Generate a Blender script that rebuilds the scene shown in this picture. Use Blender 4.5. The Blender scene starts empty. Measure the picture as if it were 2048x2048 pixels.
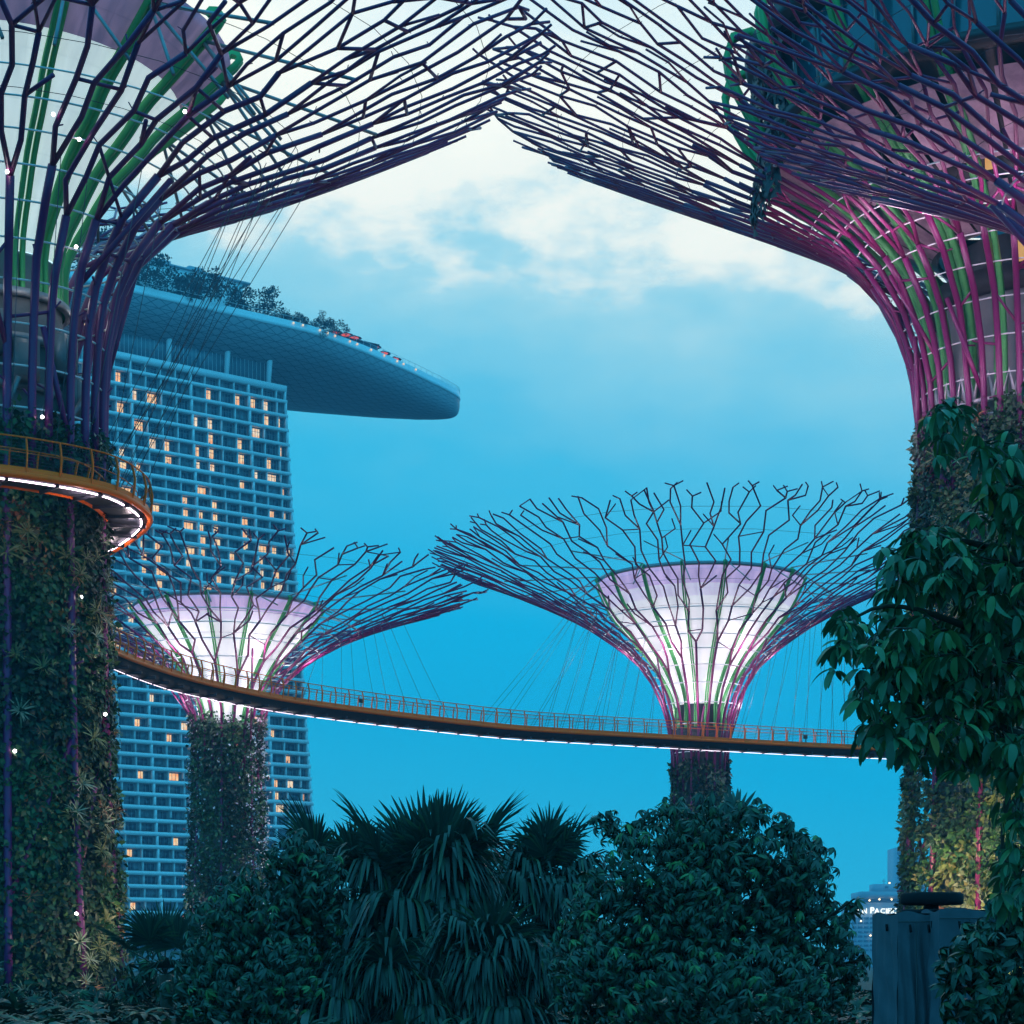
import bpy, math, random
import numpy as np
from mathutils import Vector

random.seed(7)
RNG = np.random.default_rng(7)
U = random.uniform
PI = math.pi
SC = bpy.context.scene
COL = SC.collection

# ------------------------------------------------------------------ camera
F, YH = 4000.0, 1930.0            # focal length and eye level, in pixels of the 2048 px photograph
CAM_Z = 1.7
cam = bpy.data.cameras.new('camera')
cam.sensor_width = 36.0
cam.lens = 36.0 * F / 2048
cam.shift_y = (YH - 1024) / 2048
cam.clip_start, cam.clip_end = 0.5, 20000
co = bpy.data.objects.new('camera', cam)
COL.objects.link(co)
co.location = (0, 0, CAM_Z)
co.rotation_euler = (PI / 2, 0, 0)
SC.camera = co


def at(px, py, D):
    return np.array([(px - 1024) / F * D, D, CAM_Z + (YH - py) / F * D])


# ------------------------------------------------------------------ sky, sun, exposure
w = bpy.data.worlds.new('World')
SC.world = w
w.use_nodes = True
N, L = w.node_tree.nodes, w.node_tree.links
N.clear()


def nd(nt, t, **kw):
    n = nt.nodes.new(t)
    for k, v in kw.items():
        setattr(n, k, v)
    return n


def mth(nt, op, a, b=None, c=None):
    n = nt.nodes.new('ShaderNodeMath')
    n.operation = op
    for i, v in enumerate((a, b, c)):
        if v is None:
            continue
        if hasattr(v, 'links'):
            nt.links.new(v, n.inputs[i])
        else:
            n.inputs[i].default_value = v
    return n.outputs[0]


def ramp(nt, fac, stops, interp='LINEAR'):
    n = nt.nodes.new('ShaderNodeValToRGB')
    r = n.color_ramp
    r.interpolation = interp
    while len(r.elements) < len(stops):
        r.elements.new(0.5)
    for e, (p, c) in zip(r.elements, stops):
        e.position = p
        e.color = (*c, 1) if len(c) == 3 else c
    nt.links.new(fac, n.inputs[0])
    return n.outputs[0]


def sky_world():
    nt = w.node_tree
    tc = nd(nt, 'ShaderNodeTexCoord')
    sep = nd(nt, 'ShaderNodeSeparateXYZ')
    L.new(tc.outputs['Generated'], sep.inputs[0])
    x, y, z = sep.outputs
    h = mth(nt, 'SQRT', mth(nt, 'ADD', mth(nt, 'MULTIPLY', x, x), mth(nt, 'MULTIPLY', y, y)))
    te = mth(nt, 'DIVIDE', z, mth(nt, 'MAXIMUM', h, 0.02))
    az = mth(nt, 'MAXIMUM', mth(nt, 'MINIMUM', mth(nt, 'ARCTAN2', x, y), .32), -.32)

    def noise(scale, detail, rough, sx, sz, off):
        mp = nd(nt, 'ShaderNodeCombineXYZ')
        L.new(mth(nt, 'MULTIPLY', x, sx), mp.inputs[0])
        L.new(mth(nt, 'MULTIPLY', y, sx), mp.inputs[1])
        L.new(mth(nt, 'ADD', mth(nt, 'MULTIPLY', z, sz), off), mp.inputs[2])
        n = nd(nt, 'ShaderNodeTexNoise')
        n.inputs['Scale'].default_value = scale
        n.inputs['Detail'].default_value = detail
        n.inputs['Roughness'].default_value = rough
        L.new(mp.outputs[0], n.inputs['Vector'])
        return mth(nt, 'SUBTRACT', n.outputs['Fac'], 0.5)
    big = noise(5.0, 3, 0.5, 1.0, 2.0, 3.1)
    fine = noise(13.0, 9, 0.56, 1.0, 2.0, 7.7)
    t = mth(nt, 'ADD', te, mth(nt, 'MULTIPLY', az, 0.16))
    amp = nd(nt, 'ShaderNodeMapRange')
    amp.inputs['From Min'].default_value = 0.14
    amp.inputs['From Max'].default_value = 0.36
    amp.inputs['To Min'].default_value = 0.12
    amp.inputs['To Max'].default_value = 1.0
    L.new(te, amp.inputs['Value'])
    d = mth(nt, 'ADD', mth(nt, 'MULTIPLY', big, 0.17), mth(nt, 'MULTIPLY', fine, 0.14))
    t = mth(nt, 'ADD', t, mth(nt, 'MULTIPLY', d, amp.outputs[0]))
    t = mth(nt, 'DIVIDE', t, 2.0)
    k = 0.5
    col = ramp(nt, t, [
        (0.000, (.075, .53, .75)), (.06 * k, (.022, .51, .76)), (.115 * k, (.0, .48, .77)),
        (.175 * k, (.0, .47, .77)), (.23 * k, (.05, .51, .76)), (.27 * k, (.12, .55, .76)), (.305 * k, (.21, .61, .77)),
        (.332 * k, (.29, .65, .77)), (.346 * k, (.38, .70, .79)), (.353 * k, (.66, .82, .81)), (.364 * k, (.90, .94, .85)), (.42 * k, (.98, 1.0, .89)),
        (.49 * k, (.70, .87, .88)), (.58 * k, (.40, .76, .92)), (.75 * k, (.12, .60, .95)), (1.0, (.05, .52, .92))])
    azf = mth(nt, 'ABSOLUTE', mth(nt, 'ARCTAN2', x, y))
    mr = nd(nt, 'ShaderNodeMapRange', interpolation_type='SMOOTHSTEP')
    mr.inputs['From Min'].default_value = .35
    mr.inputs['From Max'].default_value = .95
    L.new(azf, mr.inputs['Value'])
    blue = ramp(nt, mth(nt, 'DIVIDE', te, 2.0), [(0, (.04, .50, .86)), (.2, (.05, .55, .95)), (.6, (.06, .60, 1.0)), (1, (.08, .62, 1.0))])
    mx = nd(nt, 'ShaderNodeMix', data_type='RGBA')
    L.new(mr.outputs[0], mx.inputs[0])
    L.new(col, mx.inputs[6])
    L.new(blue, mx.inputs[7])
    col = mx.outputs[2]
    b1 = nd(nt, 'ShaderNodeBackground')
    L.new(col, b1.inputs[0])
    b1.inputs[1].default_value = 1.18
    s = nd(nt, 'ShaderNodeTexSky', sky_type='NISHITA', sun_disc=False)
    s.sun_elevation = math.radians(-4)
    s.sun_rotation = math.radians(200)
    b2 = nd(nt, 'ShaderNodeBackground')
    L.new(s.outputs[0], b2.inputs[0])
    b2.inputs[1].default_value = 0.05
    add = nd(nt, 'ShaderNodeAddShader')
    L.new(b1.outputs[0], add.inputs[0])
    L.new(b2.outputs[0], add.inputs[1])
    out = nd(nt, 'ShaderNodeOutputWorld')
    L.new(add.outputs[0], out.inputs[0])


sky_world()
sun = bpy.data.lights.new('sun', 'SUN')
sun.energy, sun.angle, sun.color = 0.10, math.radians(20), (.75, .9, 1)
so = bpy.data.objects.new('sun', sun)
COL.objects.link(so)
so.rotation_euler = (math.radians(87 - 25), 0, math.radians(160))
SC.view_settings.view_transform = 'Standard'
SC.view_settings.look = 'None'
SC.view_settings.exposure = 0
SC.view_settings.gamma = 1
SC.cycles.max_bounces = 5
SC.cycles.diffuse_bounces = 3
SC.cycles.glossy_bounces = 2
SC.cycles.transparent_max_bounces = 6
SC.cycles.use_denoising = True

# ------------------------------------------------------------------ materials


def mat(name, col, rough=.55, metal=0., noise=None, vary=None, emit=None, estr=0., spec=.5, bump=None, trans=0.):
    """col base; noise=(scale, amount, col2) mottles; vary=[colours] picks one per island (leaf)."""
    m = bpy.data.materials.new(name)
    m.use_nodes = True
    nt = m.node_tree
    p = nt.nodes['Principled BSDF']
    p.inputs['Roughness'].default_value = rough
    p.inputs['Metallic'].default_value = metal
    p.inputs['Specular IOR Level'].default_value = spec
    c = None
    if vary:
        g = nd(nt, 'ShaderNodeNewGeometry')
        c = ramp(nt, g.outputs['Random Per Island'], [(i / len(vary), v) for i, v in enumerate(vary)], 'CONSTANT')
    if noise:
        tc = nd(nt, 'ShaderNodeTexCoord')
        n = nd(nt, 'ShaderNodeTexNoise')
        n.inputs['Scale'].default_value = noise[0]
        n.inputs['Detail'].default_value = 6
        n.inputs['Roughness'].default_value = .65
        nt.links.new(tc.outputs['Object'], n.inputs['Vector'])
        f = ramp(nt, n.outputs['Fac'], [(.35, (0, 0, 0)), (.65, (1, 1, 1))])
        mx = nd(nt, 'ShaderNodeMix', data_type='RGBA')
        mx.inputs[0].default_value = 0
        nt.links.new(mth(nt, 'MULTIPLY', f, noise[1]), mx.inputs[0])
        if c is not None:
            nt.links.new(c, mx.inputs[6])
        else:
            mx.inputs[6].default_value = (*col, 1)
        mx.inputs[7].default_value = (*noise[2], 1)
        c = mx.outputs[2]
        if bump:
            b = nd(nt, 'ShaderNodeBump')
            b.inputs['Strength'].default_value = bump
            nt.links.new(n.outputs['Fac'], b.inputs['Height'])
            nt.links.new(b.outputs[0], p.inputs['Normal'])
    if c is not None:
        nt.links.new(c, p.inputs['Base Color'])
    else:
        p.inputs['Base Color'].default_value = (*col, 1)
    if emit:
        p.inputs['Emission Color'].default_value = (*emit, 1)
        p.inputs['Emission Strength'].default_value = estr
    if trans:
        t = nd(nt, 'ShaderNodeBsdfTranslucent')
        if c is not None:
            nt.links.new(c, t.inputs[0])
        else:
            t.inputs[0].default_value = (*col, 1)
        ms = nd(nt, 'ShaderNodeMixShader')
        ms.inputs[0].default_value = trans
        nt.links.new(p.outputs[0], ms.inputs[1])
        nt.links.new(t.outputs[0], ms.inputs[2])
        nt.links.new(ms.outputs[0], nt.nodes['Material Output'].inputs[0])
    return m


M = {}
M['magenta'] = mat('magenta_painted_steel', (.26, .012, .12), .38, noise=(.35, .5, (.16, .012, .10)))
M['magenta_dark'] = mat('plum_painted_steel', (.20, .010, .10), .38, noise=(.35, .5, (.13, .011, .09)))
M['magenta_unlit'] = mat('unlit_magenta_steel', (.17, .014, .12), .38, noise=(.35, .5, (.10, .012, .09)))  # same paint as the other trees, darkened because these stems go unlit
M['green'] = mat('green_painted_steel', (.10, .46, .13), .45, noise=(.6, .5, (.07, .34, .10)))
M['white_pipe'] = mat('white_painted_pipe', (.75, .75, .76), .4)
M['steel'] = mat('galvanised_steel', (.30, .32, .34), .45, .3, noise=(2., .5, (.2, .2, .2)))
M['cable'] = mat('steel_cable', (.05, .07, .10), .5)
M['concrete'] = mat('dark_concrete', (.20, .21, .21), .8, noise=(.7, .7, (.12, .13, .13)), bump=.2)
M['concrete_light'] = mat('grey_concrete', (.30, .32, .33), .75, noise=(.5, .6, (.2, .22, .22)))
M['dark'] = mat('dark_panel', (.03, .035, .04), .5, noise=(1., .5, (.06, .06, .07)))
M['bark'] = mat('bark', (.06, .045, .03), .9, noise=(3., .7, (.03, .022, .016)), bump=.4)
M['orange'] = mat('orange_painted_steel', (.95, .155, .006), .5, noise=(.8, .4, (.85, .12, .005)), spec=.25)
M['deck'] = mat('dark_deck_underside', (.05, .05, .07), .5, noise=(1., .5, (.03, .03, .05)))
M['led'] = mat('led_strip', (.9, .9, .9), .4, emit=(1, .80, .95), estr=5.5)
M['led_soft'] = mat('soft_led_strip', (.9, .9, .9), .4, emit=(1, .80, .95), estr=2.6)
M['bulb'] = mat('lamp_glass', (1, 1, 1), .3, emit=(1, .9, .88), estr=9.)
M['warm_bulb'] = mat('warm_lamp_glass', (1, .8, .5), .3, emit=(1, .66, .28), estr=6.)
LEAF_SPEC = .35
M['fern'] = mat('dark_fern_leaf', (.03, .07, .025), .5, vary=[(.008, .028, .014), (.014, .044, .02), (.024, .065, .026), (.010, .034, .02)], spec=LEAF_SPEC)
M['ivy'] = mat('green_ivy_leaf', (.05, .11, .03), .45, vary=[(.022, .072, .028), (.032, .098, .034), (.05, .125, .04), (.018, .06, .026)], spec=LEAF_SPEC)
M['olive'] = mat('olive_leaf', (.13, .15, .05), .5, vary=[(.12, .14, .04), (.17, .18, .06), (.09, .12, .04), (.2, .17, .07)], spec=LEAF_SPEC)
M['rust'] = mat('rust_red_leaf', (.25, .07, .03), .5, vary=[(.28, .07, .03), (.18, .05, .03), (.34, .13, .04), (.09, .07, .03)], spec=LEAF_SPEC)
M['silver'] = mat('silvery_leaf', (.22, .24, .17), .55, vary=[(.20, .22, .15), (.28, .29, .2), (.15, .18, .11)], spec=LEAF_SPEC)
M['blossom'] = mat('white_blossom', (.7, .6, .66), .6, vary=[(.75, .68, .74), (.6, .45, .58), (.8, .75, .78)])
M['pinkflower'] = mat('red_blossom', (.6, .08, .07), .6)
M['scheff'] = mat('umbrella_tree_leaf', (.03, .085, .035), .38, vary=[(.014, .044, .025), (.020, .060, .030), (.017, .054, .036), (.040, .11, .04), (.012, .040, .022), (.030, .085, .045)], spec=.55, trans=.1)
M['scheff_new'] = mat('young_umbrella_tree_leaf', (.07, .18, .045), .4, vary=[(.06, .18, .06), (.085, .23, .06), (.07, .19, .07)], spec=.45, trans=.15)
M['palm'] = mat('fan_palm_leaf', (.022, .06, .035), .4, vary=[(.024, .068, .05), (.040, .10, .068), (.020, .056, .042), (.055, .12, .06), (.014, .042, .03)], spec=.5, trans=.22)
M['bigleaf'] = mat('large_drooping_leaf', (.02, .075, .035), .4, vary=[(.035, .13, .06), (.055, .18, .08), (.026, .095, .05), (.04, .15, .07), (.08, .21, .065)], spec=.45, trans=.15)
M['yellowleaf'] = mat('yellowing_leaf', (.30, .20, .03), .5, vary=[(.3, .2, .03), (.2, .18, .03)])
M['tower_white'] = mat('white_facade_panel', (.88, .89, .88), .6, noise=(.03, .4, (.78, .80, .81)))
M['tower_wall'] = mat('recessed_wall', (.24, .26, .27), .7)
M['glass'] = mat('blue_window_glass', (.03, .06, .09), .08, spec=.8)
M['curtain'] = mat('drawn_curtain_glass', (.16, .22, .25), .25, spec=.6)
M['crown_glass'] = mat('crown_glass', (.10, .18, .22), .15, spec=.8)
M['hedge'] = mat('rooftop_leaf', (.025, .05, .035), .6, vary=[(.02, .045, .03), (.035, .065, .04), (.015, .035, .03)])
M['soil'] = mat('dark_grassy_ground', (.025, .04, .02), .9, noise=(.3, .8, (.04, .03, .02)))
M['fabric'] = mat('grey_fabric', (.085, .095, .12), .85, noise=(6., .5, (.06, .07, .09)), bump=.15)
M['black'] = mat('black_cover', (.010, .011, .014), .8, spec=.15)
M['hull_light'] = None
M['far_wall'] = mat('pale_far_wall', (.42, .47, .52), .7)
M['far_dark'] = mat('far_window_band', (.10, .16, .22), .3)
M['sign'] = mat('lit_sign_letter', (1, .95, .8), .4, emit=(1, .93, .74), estr=2.2)
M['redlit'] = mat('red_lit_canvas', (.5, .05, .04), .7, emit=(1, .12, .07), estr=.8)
M['dark_canvas'] = mat('dark_canvas', (.06, .06, .08), .8)
M['mauve_panel'] = mat('mauve_timber_panel', (.56, .38, .48), .6, noise=(1.0, .75, (.30, .19, .28)), bump=.2)
M['blue_glass'] = mat('teal_glass_wall', (.02, .10, .15), .08, spec=.9, noise=(.25, .6, (.03, .16, .22)))
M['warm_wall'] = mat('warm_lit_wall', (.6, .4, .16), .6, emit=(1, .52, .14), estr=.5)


def glow_membrane_mat(name, base, glow, lo, hi, seam):  # emission stands in for light on the fabric; the membrane is no lamp
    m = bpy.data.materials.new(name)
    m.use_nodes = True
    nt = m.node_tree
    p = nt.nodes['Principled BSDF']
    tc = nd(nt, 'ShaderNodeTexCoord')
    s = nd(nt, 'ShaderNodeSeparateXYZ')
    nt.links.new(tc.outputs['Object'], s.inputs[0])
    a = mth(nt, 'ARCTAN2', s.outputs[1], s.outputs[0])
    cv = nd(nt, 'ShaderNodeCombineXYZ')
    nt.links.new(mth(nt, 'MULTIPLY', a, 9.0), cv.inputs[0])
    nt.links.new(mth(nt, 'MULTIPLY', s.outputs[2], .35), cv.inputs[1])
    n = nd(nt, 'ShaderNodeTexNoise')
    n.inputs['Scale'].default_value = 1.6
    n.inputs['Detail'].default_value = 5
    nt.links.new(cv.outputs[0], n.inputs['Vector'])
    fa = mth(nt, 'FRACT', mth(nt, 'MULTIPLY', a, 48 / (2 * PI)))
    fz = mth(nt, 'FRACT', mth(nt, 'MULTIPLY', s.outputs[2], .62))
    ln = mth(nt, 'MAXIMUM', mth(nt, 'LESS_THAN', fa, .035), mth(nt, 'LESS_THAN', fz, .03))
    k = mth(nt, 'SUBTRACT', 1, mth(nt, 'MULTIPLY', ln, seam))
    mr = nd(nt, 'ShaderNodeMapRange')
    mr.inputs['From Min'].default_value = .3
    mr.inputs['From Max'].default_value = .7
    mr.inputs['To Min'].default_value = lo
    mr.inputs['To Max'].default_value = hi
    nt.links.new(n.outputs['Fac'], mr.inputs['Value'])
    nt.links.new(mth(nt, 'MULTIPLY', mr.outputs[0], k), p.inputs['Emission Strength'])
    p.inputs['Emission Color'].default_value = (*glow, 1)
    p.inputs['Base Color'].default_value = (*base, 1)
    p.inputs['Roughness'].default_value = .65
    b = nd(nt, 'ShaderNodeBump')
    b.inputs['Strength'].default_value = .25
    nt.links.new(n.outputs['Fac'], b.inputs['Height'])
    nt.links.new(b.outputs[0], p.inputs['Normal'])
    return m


M['membrane'] = glow_membrane_mat('white_membrane', (.82, .80, .81), (.96, .95, 1), .46, .70, .16)
M['membrane_day'] = glow_membrane_mat('pale_membrane', (.82, .82, .80), (.82, 1, .98), .46, .60, .10)
M['collar'] = glow_membrane_mat('mauve_membrane', (.52, .36, .58), (.80, .60, 1), .34, .62, .2)
M['collar_pale'] = glow_membrane_mat('pale_mauve_membrane', (.68, .56, .72), (.88, .80, 1), .42, .68, .16)
M['collar_dark'] = glow_membrane_mat('dusky_mauve_membrane', (.42, .30, .46), (.72, .50, .80), .05, .17, .3)


def lit_window_mat(name, c1, c2, s):
    m = bpy.data.materials.new(name)
    m.use_nodes = True
    nt = m.node_tree
    p = nt.nodes['Principled BSDF']
    tc = nd(nt, 'ShaderNodeTexCoord')
    n = nd(nt, 'ShaderNodeTexNoise')
    n.inputs['Scale'].default_value = .8
    n.inputs['Detail'].default_value = 3
    nt.links.new(tc.outputs['Object'], n.inputs['Vector'])
    c = ramp(nt, n.outputs['Fac'], [(.35, c1), (.62, c2)])
    nt.links.new(c, p.inputs['Emission Color'])
    p.inputs['Emission Strength'].default_value = s
    p.inputs['Base Color'].default_value = (.2, .15, .1, 1)
    p.inputs['Roughness'].default_value = .4
    return m


M['lit'] = lit_window_mat('lit_room_window', (.95, .36, .10), (1.0, .72, .36), 1.15)
M['lit_pale'] = lit_window_mat('pale_lit_room_window', (1, .55, .25), (1, .82, .56), 1.05)


def hull_mat():
    m = bpy.data.materials.new('latticed_hull_panel')
    m.use_nodes = True
    nt = m.node_tree
    p = nt.nodes['Principled BSDF']
    uv = nd(nt, 'ShaderNodeUVMap', uv_map='uv')
    s = nd(nt, 'ShaderNodeSeparateXYZ')
    nt.links.new(uv.outputs[0], s.inputs[0])
    u, v = s.outputs[0], s.outputs[1]
    ln = None
    for e in (v, mth(nt, 'ADD', mth(nt, 'MULTIPLY', u, .5), v), mth(nt, 'SUBTRACT', mth(nt, 'MULTIPLY', u, .5), v)):
        f = mth(nt, 'FRACT', e)
        d = mth(nt, 'ABSOLUTE', mth(nt, 'SUBTRACT', f, .5))
        k = mth(nt, 'GREATER_THAN', d, .455)
        ln = k if ln is None else mth(nt, 'MAXIMUM', ln, k)
    mx = nd(nt, 'ShaderNodeMix', data_type='RGBA')
    nt.links.new(ln, mx.inputs[0])
    mx.inputs[6].default_value = (.27, .31, .34, 1)
    mx.inputs[7].default_value = (.07, .085, .10, 1)
    nt.links.new(mx.outputs[2], p.inputs['Base Color'])
    p.inputs['Roughness'].default_value = .45
    return m


M['hull'] = hull_mat()

# ------------------------------------------------------------------ mesh builder


class MB:
    def __init__(self):
        self.v, self.f, self.n = [], [], 0

    def add(self, v, f, mi=0):
        v = np.asarray(v, float).reshape(-1, 3)
        f = np.asarray(f, int)
        self.v.append(v)
        self.f.append((f + self.n, mi))
        self.n += len(v)

    def box(self, c, ax, half, mi=0):
        """c centre, ax 3x3 rows = axes, half extents"""
        c, ax = np.asarray(c, float), np.asarray(ax, float)
        s = np.array([[x, y, z] for z in (-1, 1) for y in (-1, 1) for x in (-1, 1)], float) * half
        self.add(c + s @ ax, [[0, 2, 3, 1], [4, 5, 7, 6], [0, 1, 5, 4], [2, 6, 7, 3], [0, 4, 6, 2], [1, 3, 7, 5]], mi)

    def abox(self, lo, hi, mi=0):
        lo, hi = np.asarray(lo, float), np.asarray(hi, float)
        self.box((lo + hi) / 2, np.eye(3), (hi - lo) / 2, mi)

    def tube(self, p, r, n=6, mi=0, closed=False, cap=True):
        p = np.asarray(p, float)
        k = len(p)
        r = np.broadcast_to(np.asarray(r, float), (k,))
        if closed:
            t = np.roll(p, -1, 0) - np.roll(p, 1, 0)
        else:
            d = np.diff(p, axis=0)
            d /= np.linalg.norm(d, axis=1, keepdims=True) + 1e-9
            t = np.vstack([d[:1], d[:-1] + d[1:], d[-1:]])
        t /= np.linalg.norm(t, axis=1, keepdims=True) + 1e-9
        up = np.array([0, 0, 1.]) if abs(t[0][2]) < .9 else np.array([1., 0, 0])
        nn = np.cross(t[0], up)
        nn /= np.linalg.norm(nn)
        a = np.arange(n) * 2 * PI / n
        ca, sa = np.cos(a)[:, None], np.sin(a)[:, None]
        V = []
        for i in range(k):
            nn = nn - t[i] * np.dot(nn, t[i])
            nn /= np.linalg.norm(nn) + 1e-9
            b = np.cross(t[i], nn)
            V.append(p[i] + r[i] * (ca * nn + sa * b))
        fs = []
        for i in range(k if closed else k - 1):
            j = (i + 1) % k
            for q in range(n):
                q2 = (q + 1) % n
                fs.append([i * n + q, i * n + q2, j * n + q2, j * n + q])
        self.add(np.vstack(V), fs, mi)
        if cap and not closed:
            b0 = self.n - k * n
            self.f.append((np.array([[b0 + q for q in range(n)][::-1]]), mi))
            self.f.append((np.array([[b0 + (k - 1) * n + q for q in range(n)]]), mi))

    def lathe(self, prof, n=48, c=(0, 0), mi=0, a0=0., a1=2 * PI, closed=True):
        prof = np.asarray(prof, float)
        full = abs(a1 - a0 - 2 * PI) < 1e-6
        m = n if full else n + 1
        a = a0 + (a1 - a0) * np.arange(m) / n
        V = np.stack([c[0] + prof[:, 0][:, None] * np.cos(a), c[1] + prof[:, 0][:, None] * np.sin(a),
                      np.repeat(prof[:, 1][:, None], m, 1)], -1).reshape(-1, 3)
        fs = []
        for i in range(len(prof) - 1):
            for j in range(n):
                j2 = (j + 1) % m
                fs.append([i * m + j, i * m + j2, (i + 1) * m + j2, (i + 1) * m + j])
        self.add(V, fs, mi)

    def grid(self, V, mi=0):
        V = np.asarray(V, float)
        a, b = V.shape[:2]
        i = np.arange(a - 1)[:, None] * b + np.arange(b - 1)[None]
        f = np.stack([i, i + 1, i + b + 1, i + b], -1).reshape(-1, 4)
        self.add(V.reshape(-1, 3), f, mi)

    def inst(self, tv, tf, P, R, mi=0):
        """copies of a template: P (n,3), R (n,3,3) columns = template axes (scaled)"""
        P, R = np.asarray(P, float), np.asarray(R, float)
        n, k = len(P), len(tv)
        if n == 0:
            return
        V = np.einsum('nij,kj->nki', R, tv) + P[:, None]
        f = np.asarray(tf, int)[None] + (np.arange(n) * k)[:, None, None]
        self.add(V.reshape(-1, 3), f.reshape(-1, f.shape[-1]), mi)

    def build(self, name, mats, parent=None, smooth=False, uv=None):
        if not isinstance(mats, (list, tuple)):
            mats = [mats]
        V = np.vstack(self.v)
        if parent is not None:
            base = parent
            off = np.zeros(3)
            while base is not None:
                off += np.array(base.location)
                base = base.parent
            V = V - off
        me = bpy.data.meshes.new(name)
        loops = np.concatenate([f.reshape(-1) for f, _ in self.f])
        tot = np.concatenate([np.full(len(f), f.shape[1]) for f, _ in self.f])
        mi = np.concatenate([np.full(len(f), m) for f, m in self.f])
        me.vertices.add(len(V))
        me.vertices.foreach_set('co', V.astype(np.float32).ravel())
        me.loops.add(len(loops))
        me.loops.foreach_set('vertex_index', loops.astype(np.int32))
        me.polygons.add(len(tot))
        me.polygons.foreach_set('loop_start', np.concatenate([[0], np.cumsum(tot)[:-1]]).astype(np.int32))
        me.polygons.foreach_set('material_index', mi.astype(np.int32))
        if smooth:
            me.polygons.foreach_set('use_smooth', np.ones(len(tot), bool))
        if uv is not None:
            me.uv_layers.new(name='uv')
            me.uv_layers['uv'].data.foreach_set('uv', np.asarray(uv)[loops].astype(np.float32).ravel())
        me.update(calc_edges=True)
        for m in mats:
            me.materials.append(m)
        o = bpy.data.objects.new(name, me)
        COL.objects.link(o)
        if parent is not None:
            o.parent = parent
        return o


def tag(o, label=None, cat=None, group=None, kind=None):
    for k, v in (('label', label), ('category', cat), ('group', group), ('kind', kind)):
        if v:
            o[k] = v
    return o


def thing(name, loc, label, cat, group=None):
    o = bpy.data.objects.new(name, None)
    o.empty_display_size = .3
    COL.objects.link(o)
    o.location = Vector([float(c) for c in loc])
    return tag(o, label, cat, group)


def lamp(parent, pos, watts, col=(1, 1, 1), r=.3, name='lamp', spot=None, aim=None):
    l = bpy.data.lights.new(name, 'SPOT' if spot else 'POINT')
    l.energy, l.color, l.shadow_soft_size = watts, col, r
    o = bpy.data.objects.new(name, l)
    COL.objects.link(o)
    o.parent = parent
    o.location = Vector([float(c) for c in pos]) - parent.location
    if spot:
        l.spot_size, l.spot_blend = math.radians(spot), .6
        o.rotation_euler = Vector([float(c) for c in aim]).to_track_quat('-Z', 'Y').to_euler()
    return o


def norm(v):
    v = np.asarray(v, float)
    return v / (np.linalg.norm(v, axis=-1, keepdims=True) + 1e-9)


def frames(d, up):
    """columns: side, along, normal"""
    d = norm(d)
    x = np.cross(d, up)
    bad = np.linalg.norm(x, axis=-1) < 1e-3
    x[bad] = np.cross(d[bad], [1., .3, .2])
    x = norm(x)
    z = np.cross(x, d)
    return np.stack([x, d, z], -1)


LEAF_V = np.array([[0, 0, 0], [.30, .42, .10], [0, 1, -.12], [-.30, .42, .10], [0, .5, 0]], float)
LEAF_F = [[0, 1, 2, 4], [0, 4, 2, 3]]


def strap_leaf(width, droop, n=5, fold=.25):
    """long leaf along +y, arching down by droop"""
    y = np.linspace(0, 1, n)
    wd = width * np.sin(np.clip(y * .92 + .08, 0, 1) * PI) ** .7
    z = -droop * y ** 2
    V = np.stack([np.stack([-wd, y, z + wd * fold], -1), np.stack([0 * y, y, z], -1), np.stack([wd, y, z + wd * fold], -1)], 1)
    i = np.arange(n - 1)[:, None] * 3 + np.arange(2)[None]
    f = np.stack([i, i + 1, i + 4, i + 3], -1).reshape(-1, 4)
    return V.reshape(-1, 3), f


def rosette(n, tilt, length, width, droop, spread=.25, rng=RNG):
    """leaves radiating about +z: bromeliad, umbrella-tree cluster"""
    tv, tf = strap_leaf(width, droop, 4)
    a = np.arange(n) * 2 * PI / n + rng.uniform(-.25, .25, n)
    el = tilt + rng.uniform(-spread, spread, n)
    d = np.stack([np.cos(a) * np.cos(el), np.sin(a) * np.cos(el), np.sin(el)], -1)
    R = frames(d, np.array([0, 0, 1.])) * (length * rng.uniform(.75, 1.1, n))[:, None, None]
    V = np.einsum('nij,kj->nki', R, tv).reshape(-1, 3)
    f = (np.asarray(tf)[None] + (np.arange(n) * len(tv))[:, None, None]).reshape(-1, 4)
    return V, f


def rand_rot(axis, rng=RNG):
    """(n,3,3) with third column = axis, random spin"""
    axis = norm(axis)
    h = norm(rng.normal(size=axis.shape))
    x = norm(np.cross(h, axis))
    y = np.cross(axis, x)
    return np.stack([x, y, axis], -1)


# ------------------------------------------------------------------ ground
mb = MB()
mb.add([[-5000, -300, 0], [5000, -300, 0], [5000, 9000, 0], [-5000, 9000, 0]], [[0, 1, 2, 3]])
tag(mb.build('ground', M['soil']), 'dark grassy garden ground under the trees', None, None, 'structure')

# ------------------------------------------------------------------ evening haze
m = bpy.data.materials.new('evening_haze')
m.use_nodes = True
m.node_tree.nodes.clear()
pv_ = nd(m.node_tree, 'ShaderNodeVolumePrincipled')
pv_.inputs['Color'].default_value = (.35, .70, 1, 1)
pv_.inputs['Density'].default_value = .00032
mo = nd(m.node_tree, 'ShaderNodeOutputMaterial')
m.node_tree.links.new(pv_.outputs[0], mo.inputs['Volume'])
mb = MB()
mb.abox((-900, -60, -1), (900, 1950, 262))
tag(mb.build('haze', m), 'thin blue evening haze over the gardens and city', None, None, 'stuff')

# ------------------------------------------------------------------ supertrees


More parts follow.
